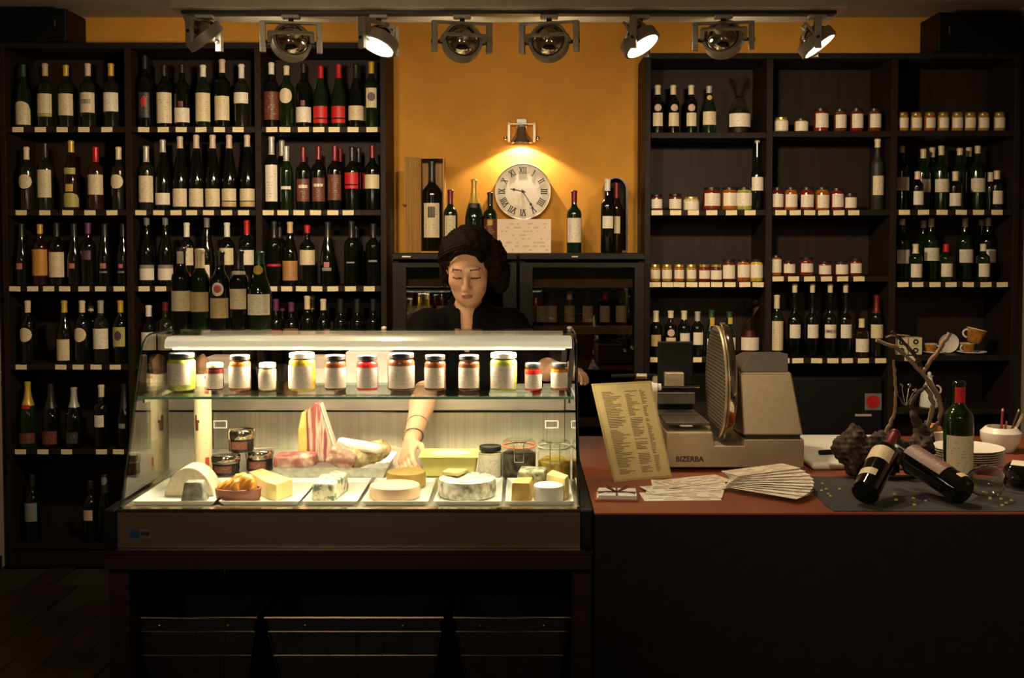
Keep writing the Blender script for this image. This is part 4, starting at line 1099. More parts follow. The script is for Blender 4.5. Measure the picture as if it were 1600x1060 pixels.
def wheel(name, label, px, Y, r, h, m, z=zt2, tilt=0., dents=.0):
    b = MB(); pf = [(0, 0), (r*.9, 0), (r*.97, h*.06), (r, h*.22), (r*1.005, h*.5), (r, h*.8), (r*.97, h*.95), (r*.9, h), (r*.45, h*(1.02-dents)), (0, h*(1.-dents))]
    o = b.lathe(pf, 36, T(CP(px, Y), Y, z)).build(name, m, smooth=True)
    return tag(o, label, 'cheese', 'cheeses in the display case')
def wedge(name, label, pts, z0, h, m, top=1., bev=.004, rindm=None):
    """pts: plan corners (x, y); top: shrink of the upper face"""
    cx = sum(p[0] for p in pts)/len(pts); cy = sum(p[1] for p in pts)/len(pts); n = len(pts)
    vs = [(x, y, z0) for x, y in pts]+[(cx+(x-cx)*top, cy+(y-cy)*top, z0+h) for x, y in pts]
    b = MB().add(vs, [tuple(range(n))[::-1], tuple(range(n, 2*n))]+[(i, (i+1) % n, n+(i+1) % n, n+i) for i in range(n)])
    return tag(b.build(name, m, smooth=False, bevel=bev, seg=2), label, 'cheese', 'cheeses in the display case')
# big arched pale half-wheel standing on its cut side
Y = 3.12; x0, x1 = CP(262, Y), CP(340, Y); hh = PZ(727, Y)-zt2
ar = [(x0, 0), (x1, 0)]+[((x0+x1)/2+(x1-x0)/2*math.copysign(abs(math.cos(a))**.9, math.cos(a))*(1-.25*math.sin(a)), hh*math.sin(a)**.85) for a in [PI*k/14 for k in range(1, 14)]]
o = MB().prism(ar, .085, T(0, Y+.05, zt2) @ R(PI/2, 'X')).build('half_wheel_cheese', M_rind, smooth=False, bevel=.004, seg=2)
tag(o, 'tall pale arched half cheese at the left end of the case', 'cheese', 'cheeses in the display case')
wedge('ash_pyramid_cheese', 'grey ash-covered pyramid cheese before the arched half cheese', [(CP(281, 3.0), 3.0), (CP(319, 3.0), 3.0), (CP(319, 3.0), 3.055), (CP(281, 3.0), 3.055)], zt2, PZ(755, 3.0)-zt2, M_ash, .72, .005)
for px, n_ in ((258, 'left'), (300, 'right')):
    o = MB().box((CP(px, 2.99)-.036, 2.9995, zt2), (CP(px, 2.99)+.036, 2.9996+.001, zt2+.004)).build('price_card', M_paper)
    if px == 300: o.location = (-.006, -.006, 0)
    tag(o, '%s small white price card lying at the left end of the case front' % n_, 'price card', 'small price cards')
# terracotta dish heaped with orange spread
td = thing('terracotta_dish', 'oval terracotta dish heaped with orange spread', 'dish', (CP(371, 3.035), 3.045, zt2))
b = MB().lathe([(0, 0), (.055, 0), (.061, .006), (.064, .033), (.059, .034), (.056, .008), (0, .006)], 30); b.v = [(x*1.02, y*.62, z) for x, y, z in b.v]
b.build('bowl', mat('terracotta', (.24, .075, .040), .4, var=.2), td, smooth=True)
def fn(p):
    d = d_ell(p, (0, 0, .028), (.056, .033, .020)); 
    for i, (x, y, z, r) in enumerate(((.018, .0, .052, .022), (-.020, -.004, .040, .020), (.034, -.006, .044, .018), (.0, -.012, .040, .020), (-.036, 0, .034, .016), (.008, .006, .060, .016))): d = smin(d, np.linalg.norm(p-np.array((x, y, z)), axis=1)-r, .012)
    return d+.004*wobble(p, 140, 3)
link('spread', sdf_mesh('spread', fn, (-.07, -.05, 0), (.07, .05, .095), .003), patchy('orange_spread', [(.3, (.72, .20, .02)), (.6, (.86, .36, .05)), (.8, (.90, .52, .14))], 40, rough=.4, bump=.3), td)
wedge('yellow_wedge_cheese', 'large pale yellow cheese wedge leaning behind the terracotta dish', [(CP(414, 3.05), 3.06), (CP(432, 3.02), 3.02), (CP(458, 3.10), 3.10), (CP(414, 3.28), 3.25), (CP(388, 3.20), 3.20)], zt2, .048, M_yell, .97, .003)
wedge('blue_cheese_wedge', 'blue-veined white cheese wedge between the yellow wedge and the pink cheese', [(CP(486, 3.03), 3.03), (CP(522, 3.01), 3.01), (CP(544, 3.16), 3.18), (CP(526, 3.22), 3.22), (CP(499, 3.15), 3.15)], zt2, .050, M_blue, .93, .006)
wheel('round_cheese', 'flat round pink cheese at the front of the case', 617, 3.075, 40/SC(3.05), .038, M_pink)
wheel('round_cheese', 'round golden cheese just behind the flat pink cheese', 635, 3.22, 31/SC(3.2), .046, M_gold)
wheel('mould_cheese', 'large round grey-white mouldy cheese with a cut top', 730, 3.10, 46/SC(3.08), .052, M_mould, dents=.12)
wedge('cut_slice', 'thin dark-edged slice lying on the mouldy round cheese', [(CP(690, 3.14), 3.13), (CP(716, 3.12), 3.11), (CP(732, 3.17), 3.17), (CP(700, 3.18), 3.18)], zt2+.052, .010, M_yell, .98, .002)
wedge('golden_wedge', 'golden rinded cheese wedge at the right of the case', [(CP(798, 3.0), 3.005), (CP(828, 3.0), 3.0), (CP(834, 3.08), 3.09), (CP(806, 3.06), 3.08)], zt2, .056, M_gold, .9, .003)
wedge('herb_cheese', 'herb-crusted cheese piece behind the golden wedge', [(CP(806, 3.14), 3.11), (CP(850, 3.13), 3.10), (CP(858, 3.18), 3.19), (CP(812, 3.19), 3.20)], zt2, .066, patchy('herb_crust', [(.35, (.14, .15, .07)), (.5, (.40, .38, .24)), (.65, (.66, .62, .48))], 60, rough=.8, bump=.8), .9, .006)
wheel('white_round_cheese', 'small round white cheese at the right front', 857, 3.035, 24/SC(3.03), .046, M_wht)
wedge('yellow_piece', 'narrow yellow cheese piece beside the small white cheese', [(CP(852, 3.12), 3.10), (CP(884, 3.02), 3.03), (CP(890, 3.08), 3.08), (CP(862, 3.18), 3.17)], zt2, .062, M_yell, .92, .003)

# ------------------------------------------------------------------ tube, tins, meats, tub and jars at the back of the deck
zd = ZD+.0005
tu = thing('paper_tube', 'tall cream tube with red marks standing at the left of the case', 'tube', (PX(317, 3.48, 660), 3.48, zd))
ht = PZ(584, 3.48)-zd; rt = 13.5/SC(3.48)
M_tube = patchy('speckled_cream_paper', [(.0, (.70, .58, .32)), (.60, (.72, .61, .36)), (.68, (.62, .47, .26))], 60, rough=.6, bump=0.)
MB().lathe([(0, 0), (rt, 0), (rt, ht-.003), (rt*.96, ht), (rt*.8, ht), (rt*.8, ht-.02), (0, ht-.02)], 30).build('body', M_tube, tu, smooth=True)
def patch(name, z0, z1, ang, wd, m):
    me = label_mesh(rt+.0006, wd, z0, z1); o = link(name, me, m, tu); o.rotation_euler = (0, 0, ang); return o
for z0, z1 in ((ht*.80, ht*.87), (ht*.05, ht*.14), (ht*.955, ht*.985)): patch('red_mark', z0, z1, .75, .014, mat('red_print', (.50, .05, .04), .6))
for z0, z1, a, wd in ((ht*.42, ht*.50, -.45, .012), (ht*.46, ht*.58, -.55, .007), (ht*.50, ht*.53, -.38, .015)): patch('dark_mark', z0, z1, a, wd, mat('maroon_print', (.14, .03, .02), .6))
def fnb(p): return d_ell(p, (0, 0, ht+.02), (rt*.75, rt*.75, .045))+.003*wobble(p, 120, 8)
link('stopper', sdf_mesh('stopper', fnb, (-.03, -.03, ht-.03), (.03, .03, ht+.07), .003), mat('brown_crust', (.16, .075, .03), .7, var=.4), tu)
def tin(label, px, Y, r, h, z, m2='black'):
    root = thing('preserve_tin', label, 'tin', (PX(px, Y, 720), Y, z), 'stacked silver-lidded tins')
    MB().lathe([(0, 0), (r*.9, 0), (r*.95, .003), (r*.95, h*.62), (0, h*.62)], 28).build('glass', mat('dark_tin_glass', (.02, .017, .014), .12, var=.2), root, smooth=True)
    MB().lathe([(0, h*.60), (r, h*.60), (r*1.02, h*.66), (r*1.02, h*.92), (r*.95, h), (r*.8, h*.985), (0, h*.985)], 30).build('lid', M_chrome, root, smooth=True)
    link('label', label_mesh(r*.96, r*1.2, h*.15, h*.5), labmat('brown'), root)
rA = .045
tin('left silver-lidded dark tin under the stack', 353, 3.42, rA, .062, zd)
tin('right silver-lidded dark tin under the stack', 406, 3.48, rA, .066, zd)
tin('silver-lidded dark tin on top of the stack', 378, 3.45, rA*.94, .070, zd+.0665)
# foil tray with the meats
ft = MB(); x0, x1 = PX(432, 3.36, 745), PX(606, 3.36, 745); m = .014
lo4 = [(x0+m, 3.34+m, zd), (x1-m, 3.34+m, zd), (x1-m, 3.60-m, zd), (x0+m, 3.60-m, zd)]; hi4 = [(x0, 3.34, zd+.034), (x1, 3.34, zd+.034), (x1, 3.60, zd+.034), (x0, 3.60, zd+.034)]
in4 = [(x0+m+.002, 3.342+m, zd+.002), (x1-m-.002, 3.342+m, zd+.002), (x1-m-.002, 3.598-m, zd+.002), (x0+m+.002, 3.598-m, zd+.002)]
fs = [(3, 2, 1, 0), (8, 9, 10, 11)]
for j in range(4): fs += [(j, (j+1) % 4, 4+(j+1) % 4, 4+j), (4+j, 4+(j+1) % 4, 8+(j+1) % 4, 8+j)]
o = ft.add(lo4+hi4+in4, fs).build('foil_tray', mat('crinkled_foil', (.60, .58, .52), .3, .9, var=.2, nscale=60, bump=.5)); tag(o, 'low foil tray holding the cured meats', 'tray')
M_speck = patchy('speck_meat', [(.30, (.17, .04, .035)), (.47, (.26, .07, .06)), (.58, (.52, .36, .27)), (.66, (.20, .05, .045))], 14, (3.2, 3, .35), rough=.4, bump=.15)
M_rindm = patchy('smoked_rind', [(.3, (.46, .24, .05)), (.7, (.62, .38, .12))], 20, rough=.4, bump=.2)
M_fat = patchy('pork_fat', [(.3, (.72, .62, .46)), (.7, (.82, .75, .62))], 20, rough=.4, bump=.1)
# upright speck: slab, rind and fat edge
sp = thing('smoked_bacon', 'upright slab of streaky smoked bacon in the foil tray', 'meat', (PX(495, 3.50, 700), 3.50, zd+.003)); hS = PZ(628, 3.5)-zd
def sl(pts, y0, y1, name, m): return MB().prism(pts, y1-y0, T(0, y1, 0) @ R(PI/2, 'X')).build(name, m, sp, bevel=.005, seg=2)
kx = 1/SC(3.5)
sl([(-12*kx, .02), (27*kx, .02), (28*kx, .06), (6*kx, hS-.006), (-1*kx, hS), (-14*kx, hS-.03)], -.018, .03, 'lean', M_speck)
sl([(-27*kx, .02), (-12.5*kx, .02), (-14.5*kx, hS-.032), (-22*kx, hS-.035), (-28*kx, .12)], -.020, .045, 'rind', M_rindm)
sl([(27.5*kx, .03), (33*kx, .05), (9*kx, hS-.012), (6.5*kx, hS-.007), (28.5*kx, .062)], -.016, .028, 'fat_edge', M_fat)
def meat(name, label, fn, lo, hi, m, h=.004):
    return tag(link(name, sdf_mesh(name, fn, lo, hi, h), m), label, 'meat', 'cured meats in the foil tray')
c = np.array((PX(456, 3.42, 720), 3.43, zd+.032))
meat('cured_ham', 'flat piece of marbled ham at the left of the foil tray', lambda p: smin(d_box(p, c+(0, 0, .008), (.055, .04, .022), .014), d_box(p, c+(.03, .01, .010), (.045, .035, .020), .012), .01)+.003*wobble(p, 70, 4), c-.12, c+.12, patchy('marbled_ham', [(.3, (.22, .05, .045)), (.5, (.32, .10, .085)), (.68, (.58, .42, .33))], 24, rough=.4, bump=.2))
c2 = np.array((PX(533, 3.40, 715), 3.42, zd+.052))
Rm = np.array(R(.5, 'Y').to_3x3())
meat('ham_joint', 'tilted square ham joint in the middle of the foil tray', lambda p: d_box((p-c2)@Rm, (0, 0, 0), (.042, .045, .030), .012)+.003*wobble(p, 80, 5), c2-.1, c2+.1, patchy('ham_cut', [(.35, (.36, .16, .12)), (.55, (.46, .26, .20)), (.7, (.64, .50, .40))], 60, rough=.45, bump=.3))
a3 = np.array(P(535, 692, 3.47)); b3 = np.array(P(590, 702, 3.42))
meat('white_salami', 'white-skinned salami lying on top of the meats', lambda p: d_cap(p, a3, b3, .017, .017)+.0015*wobble(p, 90, 6), np.minimum(a3, b3)-.04, np.maximum(a3, b3)+.04, M_fat)
a4 = np.array(P(558, 713, 3.46)); b4 = np.array(P(596, 703, 3.50))
meat('herb_salami', 'herb-coated brown salami at the right of the foil tray', lambda p: d_cap(p, a4, b4, .040, .032)+.003*wobble(p, 110, 7), np.minimum(a4, b4)-.07, np.maximum(a4, b4)+.07, patchy('herb_coat', [(.3, (.18, .11, .04)), (.5, (.42, .30, .14)), (.65, (.58, .46, .26))], 50, rough=.7, bump=.6))
# yellow tub with film lid
tb2 = thing('butter_tub', 'pale yellow plastic tub with printed film lid', 'tub', (PX(703, 3.38, 740), 3.42, zd)); hT = PZ(713, 3.38)-zd
M_tub = mat('yellow_plastic', (.74, .66, .20), .35, var=.04)
w0, w1 = .078, .088
tubv = [(-w0, -.055, 0), (w0, -.055, 0), (w0, .055, 0), (-w0, .055, 0), (-w1, -.065, hT), (w1, -.065, hT), (w1, .065, hT), (-w1, .065, hT)]
MB().add(tubv, [(3, 2, 1, 0), (4, 5, 6, 7), (0, 1, 5, 4), (1, 2, 6, 5), (2, 3, 7, 6), (3, 0, 4, 7)]).build('body', M_tub, tb2, bevel=.006, seg=2)
MB().box((-w1-.008, -.073, hT+.0003), (w1+.008, .073, hT+.003)).build('rim', M_tub, tb2, bevel=.001)
b = MB().lathe([(0, .0), (.060, .0), (.060, .0006), (0, .0006)], 30, T(0, 0, hT+.0032)); b.v = [(x*1.05, y*.75, z) for x, y, z in b.v]
b.build('film_print', mat('film_print', (.86, .83, .62), .3, var=.05), tb2)
# black-lidded jar and two clip-top jars
Y = 3.36
jar('glass jar with black lid and white label beside the yellow tub', (PX(766, Y, 730), Y, zd), PZ(697, Y)-zd, 19/SC(Y), 'black', 'cream', (.008, .075), 35/SC(Y), None, True)
M_wire = mat('steel_wire', (.55, .52, .46), .3, 1.)
def clipjar(label, px, Y, yt, wd, gask, fillc, fh):
    r = wd/SC(Y)/2; h = PZ(yt, Y)-zd
    root = thing('clip_top_jar', label, 'jar', (PX(px, Y, 730), Y, zd))
    MB().lathe([(0, 0), (r*.92, 0), (r, .006), (r, h*.70), (r*.94, h*.75), (r*.88, h*.78), (r*.95, h*.80), (r*.95, h*.83)], 32).build('glass', pane('jar_glass'), root, smooth=True)
    MB().lathe([(0, .005), (r*.95, .005), (r*.96, .01), (r*.96, h*fh), (r*.6, h*fh+.01), (0, h*fh+.004)], 28).build('contents', fillc, root, smooth=True)
    MB().tube([(math.cos(a)*r*.96, math.sin(a)*r*.96, h*.845) for a in [2*PI*k/28 for k in range(28)]], .0035, 6, True).build('gasket', gask, root, smooth=True)
    MB().lathe([(r*.97, h*.86), (r*.97, h*.93), (r*.90, h*.97), (r*.80, h), (r*.70, h*.985), (r*.6, h*.95), (0, h*.94)], 32).build('lid', pane('jar_lid_glass', (.95, .96, .93), 1.5), root, smooth=True)
    b = MB()
    for s in (-1, 1): b.tube([(s*.014, -r*1.02, h*.5), (s*.014, -r*1.05, h*.75), (s*.014, -r*1.0, h*.97)], .0016, 6)
    b.tube([(-.014, -r*1.02, h*.5), (.014, -r*1.02, h*.5)], .0016, 6); b.build('clip', M_wire, root, smooth=True)
M_olive = patchy('dark_olives', [(.35, (.016, .014, .010)), (.55, (.07, .06, .04)), (.7, (.16, .14, .10))], 50, rough=.35, bump=.7)
M_pepp = patchy('yellow_peppers', [(.34, (.30, .17, .02)), (.48, (.56, .36, .05)), (.66, (.68, .52, .13))], 60, rough=.4, bump=.7)
clipjar('clip-top jar of dark olives with orange seal', 811, 3.35, 687, 54, mat('orange_rubber', (.70, .24, .10), .6), M_olive, .66)
clipjar('clip-top jar of yellow peppers at the right end', 866, 3.32, 688, 52, mat('clear_rubber', (.55, .54, .42), .5), M_pepp, .50)
# ------------------------------------------------------------------ things on the rear ledge
zl = 1.0835
YLd = 3.95
bw = thing('glass_bowl', 'clear glass bowl on the ledge behind the case jars', 'bowl', (PX(428, YLd, 580), YLd, zl))
MB().lathe([(0, 0), (.03, 0), (.032, .006), (.06, .05), (.068, .10), (.0665, .10), (.058, .052), (.03, .009), (0, .008)], 30).build('bowl', pane('drink_glass'), bw, smooth=True)
def packet(label, px, y0, y1, w_, m, Y=YLd, d_=.05):
    t = thing('paper_packet', label, 'packet', (PX(px, Y, 580), Y, zl), 'packets on the rear ledge'); h = PZ(y0, Y)-zl; w2 = w_/SC(Y)/2
    MB().box((-w2, -d_, 0), (w2, d_, h)).build('packet', m, t, bevel=.006, seg=2)
    MB().box((-w2*.7, -d_-.0012, h*.3), (w2*.7, -d_-.0002, h*.7)).build('label', labmat('white'), t)
M_pk = patchy('pinkish_wrap', [(.3, (.46, .34, .28)), (.6, (.62, .52, .42)), (.8, (.50, .30, .24))], 14, rough=.5, bump=.3)
packet('pinkish wrapped packet behind the brown jar, leftmost on the ledge', 350, 556, 600, 46, M_pk)
packet('tall pinkish wrapped packet on the ledge left of the red jar', 497, 556, 600, 58, M_pk)
packet('white paper packet on the ledge behind the bright red jar', 578, 548, 600, 70, M_paper)
for i, (a, b, ym) in enumerate(((765, 832, 587), (845, 880, 592))):
    x0, x1 = PX(a, YLd, 590), PX(b, YLd, 590)
    for k in range(3):
        o = MB().box((x0+k*.004, 3.87+k*.006, zl+k*.0125), (x1-k*.006, 3.95-k*.004, zl+k*.0125+.012)).build('paper_pad', M_paper, bevel=.002)
        tag(o, '%s white paper pad in the %s stack on the rear ledge' % (['bottom', 'middle', 'top'][k], ['wider', 'narrower'][i]), 'paper pad', 'paper pads on the rear ledge')

# ================================================================== baskets under the table
M_liner = mat('basket_liner', (.012, .009, .008), .7, var=.3)
M_bwire = mat('basket_wire', (.16, .125, .09), .35, .8, var=.1)
def basket(label, pa, pb, Y, back=None):
    zr = PZ(966, Y); x0, x1 = PX(pa, Y, 966), PX(pb, Y, 966); cx = (x0+x1)/2; w2 = (x1-x0)/2; dp = .40
    root = thing('storage_basket', label, 'basket', (cx, Y, 0), 'wire baskets under the table'); tp = .17
    def at(sx, f, z): k = (zr-z)*tp; return Vector((sx*(w2-k), (k if f == 0 else dp-k), z))
    z1 = .01
    def ring(z, q=0.): return [at(-1, 0, z)+Vector((q, q, 0)), at(1, 0, z)+Vector((-q, q, 0)), at(1, 1, z)+Vector((-q, -q, 0)), at(-1, 1, z)+Vector((q, -q, 0))]
    rg = ring(z1, .004)+ring(zr-.004, .004)+ring(zr-.004, .008)+ring(z1+.004, .008)
    fs = [(3, 2, 1, 0), (12, 13, 14, 15)]
    for k in range(3): fs += [(k*4+j, k*4+(j+1) % 4, k*4+4+(j+1) % 4, k*4+4+j) for j in range(4)]
    MB().add(rg, fs).build('liner', M_liner, root)
    MB().tube(ring(zr), .0045, 6, True).build('rim', M_bwire, root)
    for z in (zr-.042, zr-.115, zr-.19, zr-.27, zr-.35, zr-.43, zr-.51): 
        if z > .03: MB().tube(ring(z), .0022, 6, True).build('wire', M_bwire, root)
    nv = max(3, round(2*w2/.085))
    for i in range(nv+1):
        s = -1+2*i/nv
        p = at(-1, 0, zr-.042); q = at(-1, 0, .012)
        MB().tube([Vector((s*abs(p.x), p.y, p.z)), Vector((s*abs(q.x), q.y, q.z))], .0016, 5).build('wire', M_bwire, root)
    for s in (-.55, .55): MB().ball((s*w2, .0, zr-.022), (.005, .004, .005), 8, 6).build('rivet', M_chrome, root, smooth=True)
basket('left narrow wire basket with dark liner under the table', 205, 400, 3.03)
basket('wide middle wire basket with dark liner under the table', 414, 692, 3.03)
basket('right narrow wire basket with dark liner under the table', 709, 891, 3.03)
# ================================================================== service counter on the right
CXA = tx1+.002; CXB = 2.25; ZK = .90
M_red = mat('red_brown_top', (.21, .045, .014), .42, var=.10, nscale=6, stretch=(.6, 5, 5))
M_cf = mat('counter_front', (.007, .005, .005), .6, var=.3, spec=.2)
ct = thing('counter', 'dark service counter with a red-brown top', 'counter', ((CXA+CXB)/2, 2.91, 0)); hw = (CXB-CXA)/2
MB().box((-hw, 0, ZK-.006), (hw, 1.19, ZK)).build('worktop', M_red, ct, bevel=.0012)
MB().box((-hw, .004, .06), (hw, .03, ZK-.0065)).build('front_panel', M_cf, ct)
MB().box((-hw, .03, .06), (-hw+.025, 1.17, ZK-.0065)).build('side_panel', M_tab, ct)
MB().box((hw-.025, .03, .06), (hw, 1.17, ZK-.0065)).build('side_panel', M_tab, ct)
MB().box((-hw+.01, .05, .0), (hw-.01, 1.12, .06)).build('plinth', M_black, ct)
zk = ZK+.0005
def KY(py, z=ZK): return onY(py, z)
# ------------------------------------------------------------------ dark slate cloth
cl = [(1247, 748), (1262, 764), (1276, 780), (1288, 793), (1303, 804)]
pts = [(PX(a, KY(b), b), KY(b)+.004) for a, b in cl]+[(1.9, 2.918), (1.9, 3.34)]
pts += [(1.62, 3.36), (1.45, 3.345), (1.25, 3.365), (1.05, 3.350)]
o = MB().prism(pts, .002, T(0, 0, zk)).build('table_mat', mat('charcoal_felt', (.030, .029, .030), .85, var=.25, nscale=120), bevel=.0006)
tag(o, 'charcoal mat on the counter under the lying bottles', 'mat'); zm = zk+.0025
# ------------------------------------------------------------------ slicer
Y0 = 3.46; zb = ZK+.017; sx = PX(1148, Y0, 700)
M_sl = mat('slicer_alu', (.50, .40, .265), .42, .7, var=.05, nscale=60)
M_sld = mat('slicer_dark_alu', (.10, .085, .068), .45, .5, var=.1)
sl_ = thing('meat_slicer', 'grey metal meat slicer with a large round blade on the counter', 'meat slicer', (sx, Y0, zk))
def X_(px, Y=Y0): return PX(px, Y, 650)-sx
def Z_(py, Y=Y0): return PZ(py, Y)-zk
for ax in (X_(1052), X_(1245)):
    for ay in (.04, .36): MB().lathe([(0, 0), (.016, 0), (.013, .0175), (0, .0175)], 14, T(ax, ay, 0)).build('foot', M_black, sl_, smooth=True)
zb_ = Z_(731); zl_ = Z_(676); zn = Z_(697); zr_ = Z_(687)
fp = [(X_(1041), zb_), (X_(1257), zb_), (X_(1257), zr_), (X_(1163), zr_), (X_(1163), zn), (X_(1117), zn), (X_(1114), zl_), (X_(1041), zl_)]
MB().prism(fp, .40, T(0, .40, 0) @ R(PI/2, 'X')).build('base', M_sl, sl_, bevel=.003, seg=2)
# motor housing with sloping front and raised dark cover
h0, h1 = Z_(681), Z_(585)
lo4 = [(X_(1163), .004, h0), (X_(1256), .004, h0), (X_(1256), .33, h0), (X_(1163), .33, h0)]
hi4 = [(X_(1158), .03, h1), (X_(1240), .03, h1), (X_(1240), .31, h1+.012), (X_(1158), .31, h1+.012)]
MB().add(lo4+hi4, [(3, 2, 1, 0), (4, 5, 6, 7), (0, 1, 5, 4), (1, 2, 6, 5), (2, 3, 7, 6), (3, 0, 4, 7)]).build('motor_housing', M_sl, sl_, bevel=.005, seg=2)
MB().box((X_(1166), .012, zr_+.0005), (X_(1252), .32, h0-.0005)).build('housing_gap', M_black, sl_)
c4 = [(X_(1160), .045, h1+.002), (X_(1237), .045, h1+.002), (X_(1237), .29, h1+.0135), (X_(1160), .29, h1+.0135)]
c5 = [(X_(1163, 3.7), .16, Z_(553, 3.62)), (X_(1222, 3.7), .16, Z_(553, 3.62)), (X_(1222, 3.7), .28, Z_(550, 3.74)), (X_(1163, 3.7), .28, Z_(550, 3.74))]
MB().add(c4+c5, [(3, 2, 1, 0), (4, 5, 6, 7), (0, 1, 5, 4), (1, 2, 6, 5), (2, 3, 7, 6), (3, 0, 4, 7)]).build('top_cover', M_sld, sl_, bevel=.004, seg=2)
# blade, guard ring and ribbed gauge plate standing across the counter
bx_, by_, bz_ = .645-sx, 3.60-Y0, PZ(597, 3.6)-zk; RX = R(-PI/2, 'Y')   # lathe axis along -x
MB().lathe([(0, -.022), (.165, -.022), (.168, -.020), (.168, -.018), (0, -.014)], 56, T(bx_, by_, bz_) @ RX).build('blade', M_chrome, sl_, smooth=True)
MB().lathe([(.172, -.034), (.192, -.034), (.197, -.028), (.197, -.012), (.190, -.008), (.172, -.008), (.172, -.034)], 56, T(bx_, by_, bz_) @ RX).build('blade_guard', M_chrome, sl_, smooth=True)
MB().lathe([(0, -.006), (.186, -.006), (.188, -.002), (.186, .002), (0, .002)], 48, T(bx_, by_, bz_) @ RX).build('gauge_plate', M_sl, sl_, smooth=True)
for k in range(29):
    d = -.168+k*.012; L = math.sqrt(max(.0, .180**2-d*d))
    MB().box((bx_-.0045, by_-L, bz_+d-.0025), (bx_-.0022, by_+L, bz_+d+.0025)).build('rib', M_sld, sl_)
MB().bar((X_(1128), .14, zn+.0005), (X_(1133), .14, bz_-.17), .03, .10, up=(0, 1, 0)).build('blade_bracket', M_sld, sl_)
MB().bar((bx_+.03, by_, bz_-.05), (X_(1160), by_, bz_-.05), .05, .05).build('drive_arm', M_sld, sl_)
# carriage
zc_ = zl_+.018
MB().prism([(X_(1042), .03), (X_(1112), .03), (X_(1108), .33), (X_(1042), .33)], .010, T(0, 0, zc_)).build('carriage_table', M_sld, sl_, bevel=.002)
MB().box((X_(1070), .10, zl_+.0005), (X_(1090), .28, zc_-.0003)).build('carriage_rail', M_chrome, sl_)
MB().box((X_(1046), .30, zc_+.0105), (X_(1106), .315, Z_(534, 3.76))).build('hand_guard', M_plast, sl_, bevel=.004)
MB().box((X_(1056), .26, Z_(606, 3.72)), (X_(1088), .2995, Z_(583, 3.72))).build('meat_pusher', M_sl, sl_, bevel=.002)
MB().box((X_(1034), .24, Z_(632, 3.7)), (X_(1105), .255, Z_(614, 3.7))).build('carriage_side', M_sld, sl_, bevel=.002)
MB().tube([(X_(1020), .18, Z_(605, 3.64)), (X_(1107), .18, Z_(605, 3.64))], .0035, 8).build('rod', M_chrome, sl_, smooth=True)
MB().lathe([(0, -.026), (.013, -.026), (.018, -.02), (.018, .008), (.012, .012), (.012, .022), (0, .022)], 18, T(X_(1033), .18, Z_(605, 3.64)) @ R(PI/2, 'Y')).build('knob', M_white, sl_, smooth=True)
MB().tube([(X_(962), .17, Z_(588, 3.63)), (X_(1006), .17, Z_(587, 3.63)), (X_(1036), .18, Z_(588, 3.63))], [.006, .0065, .005], 10).build('handle', M_plast, sl_, smooth=True)
MB().lathe([(0, -.018), (.009, -.018), (.009, .018), (0, .018)], 12, T(X_(1011), .17, Z_(588, 3.63)) @ R(PI/2, 'Y')).build('handle_collar', M_chrome, sl_, smooth=True)
MB().bar((X_(1034), .18, Z_(588, 3.63)), (X_(1034), .18, zc_+.0105), .014, .02).build('handle_post', M_sl, sl_)
MB().bar((X_(1034), .19, Z_(592, 3.63)), (X_(1034), .245, Z_(618, 3.63)), .014, .012).build('handle_link', M_sl, sl_)
def text_obj(name, body, size, M_, m, parent, ex=.0005):
    cu = bpy.data.curves.new(name, 'FONT'); cu.body = body; cu.size = size; cu.extrude = ex; cu.align_x = 'CENTER'; cu.align_y = 'CENTER'; cu.offset = size*.03
    ob = bpy.data.objects.new(name, cu); COL.objects.link(ob); bpy.context.view_layer.update()
    me = bpy.data.meshes.new_from_object(ob.evaluated_get(bpy.context.evaluated_depsgraph_get()))
    bpy.data.objects.remove(ob); me.transform(M_); me.materials.clear()
    return link(name, me, m, parent)
text_obj('lettering', 'BIZERBA', .0235, T(X_(1078), -.0008, Z_(718)) @ R(PI/2, 'X'), M_ink, sl_)

# ------------------------------------------------------------------ menu card leaning on the slicer
BL = Vector((PX(960, KY(757), 757), KY(757), zk)); BR = Vector((PX(1050, KY(749), 749), KY(749), zk))
TL = P(925, 600, 3.40); TR = TL+(BR-BL)*1.045
ux = (BR-BL); uz = ((TL-BL)+(TR-BR))/2; nrm = ux.cross(uz).normalized()
if nrm.y > 0: nrm = -nrm
mc = thing('menu_card', 'tan printed price list card leaning against the slicer', 'menu card', tuple(BL))
def mcq(q, th, o_): 
    q = [Vector(p)-BL+nrm*o_ for p in q]; n_ = [p-nrm*th for p in q]
    return MB().add(q+n_, [(0, 1, 2, 3), (7, 6, 5, 4), (0, 4, 5, 1), (1, 5, 6, 2), (2, 6, 7, 3), (3, 7, 4, 0)], [(0, 0), (1, 0), (1, 1), (0, 1)]*2)
mcq([BL, BR, TR, TL], .006, 0).build('card', mat('menu_board', (.46, .34, .15), .55, var=.06), mc)
def lerp2(u, v): return (BL*(1-u)+BR*u)*(1-v)+(TL*(1-u)+TR*u)*v
mcq([lerp2(.03, .02), lerp2(.97, .02), lerp2(.97, .975), lerp2(.03, .975)], .0006, .0009).build('price_sheet', mat('menu_paper', (.56, .43, .20), .6, var=.05), mc)
rs = random.Random(4)
for (ua, ub) in ((.12, .44), (.50, .72), (.76, .86)):
    col_ = MB(); v = .90
    while v > .06:
        w_ = (ub-ua)*rs.uniform(.35, 1.)
        if rs.random() > .08:
            q = [lerp2(ua, v), lerp2(ua+w_, v), lerp2(ua+w_, v+.007), lerp2(ua, v+.007)]
            q = [Vector(p)-BL+nrm*.0016 for p in q]; col_.add(q, [(0, 1, 2, 3)])
        v -= .0165
    oo = col_.build('print_column', mat('menu_ink', (.17, .11, .045), .7), mc); oo['kind'] = 'stuff'
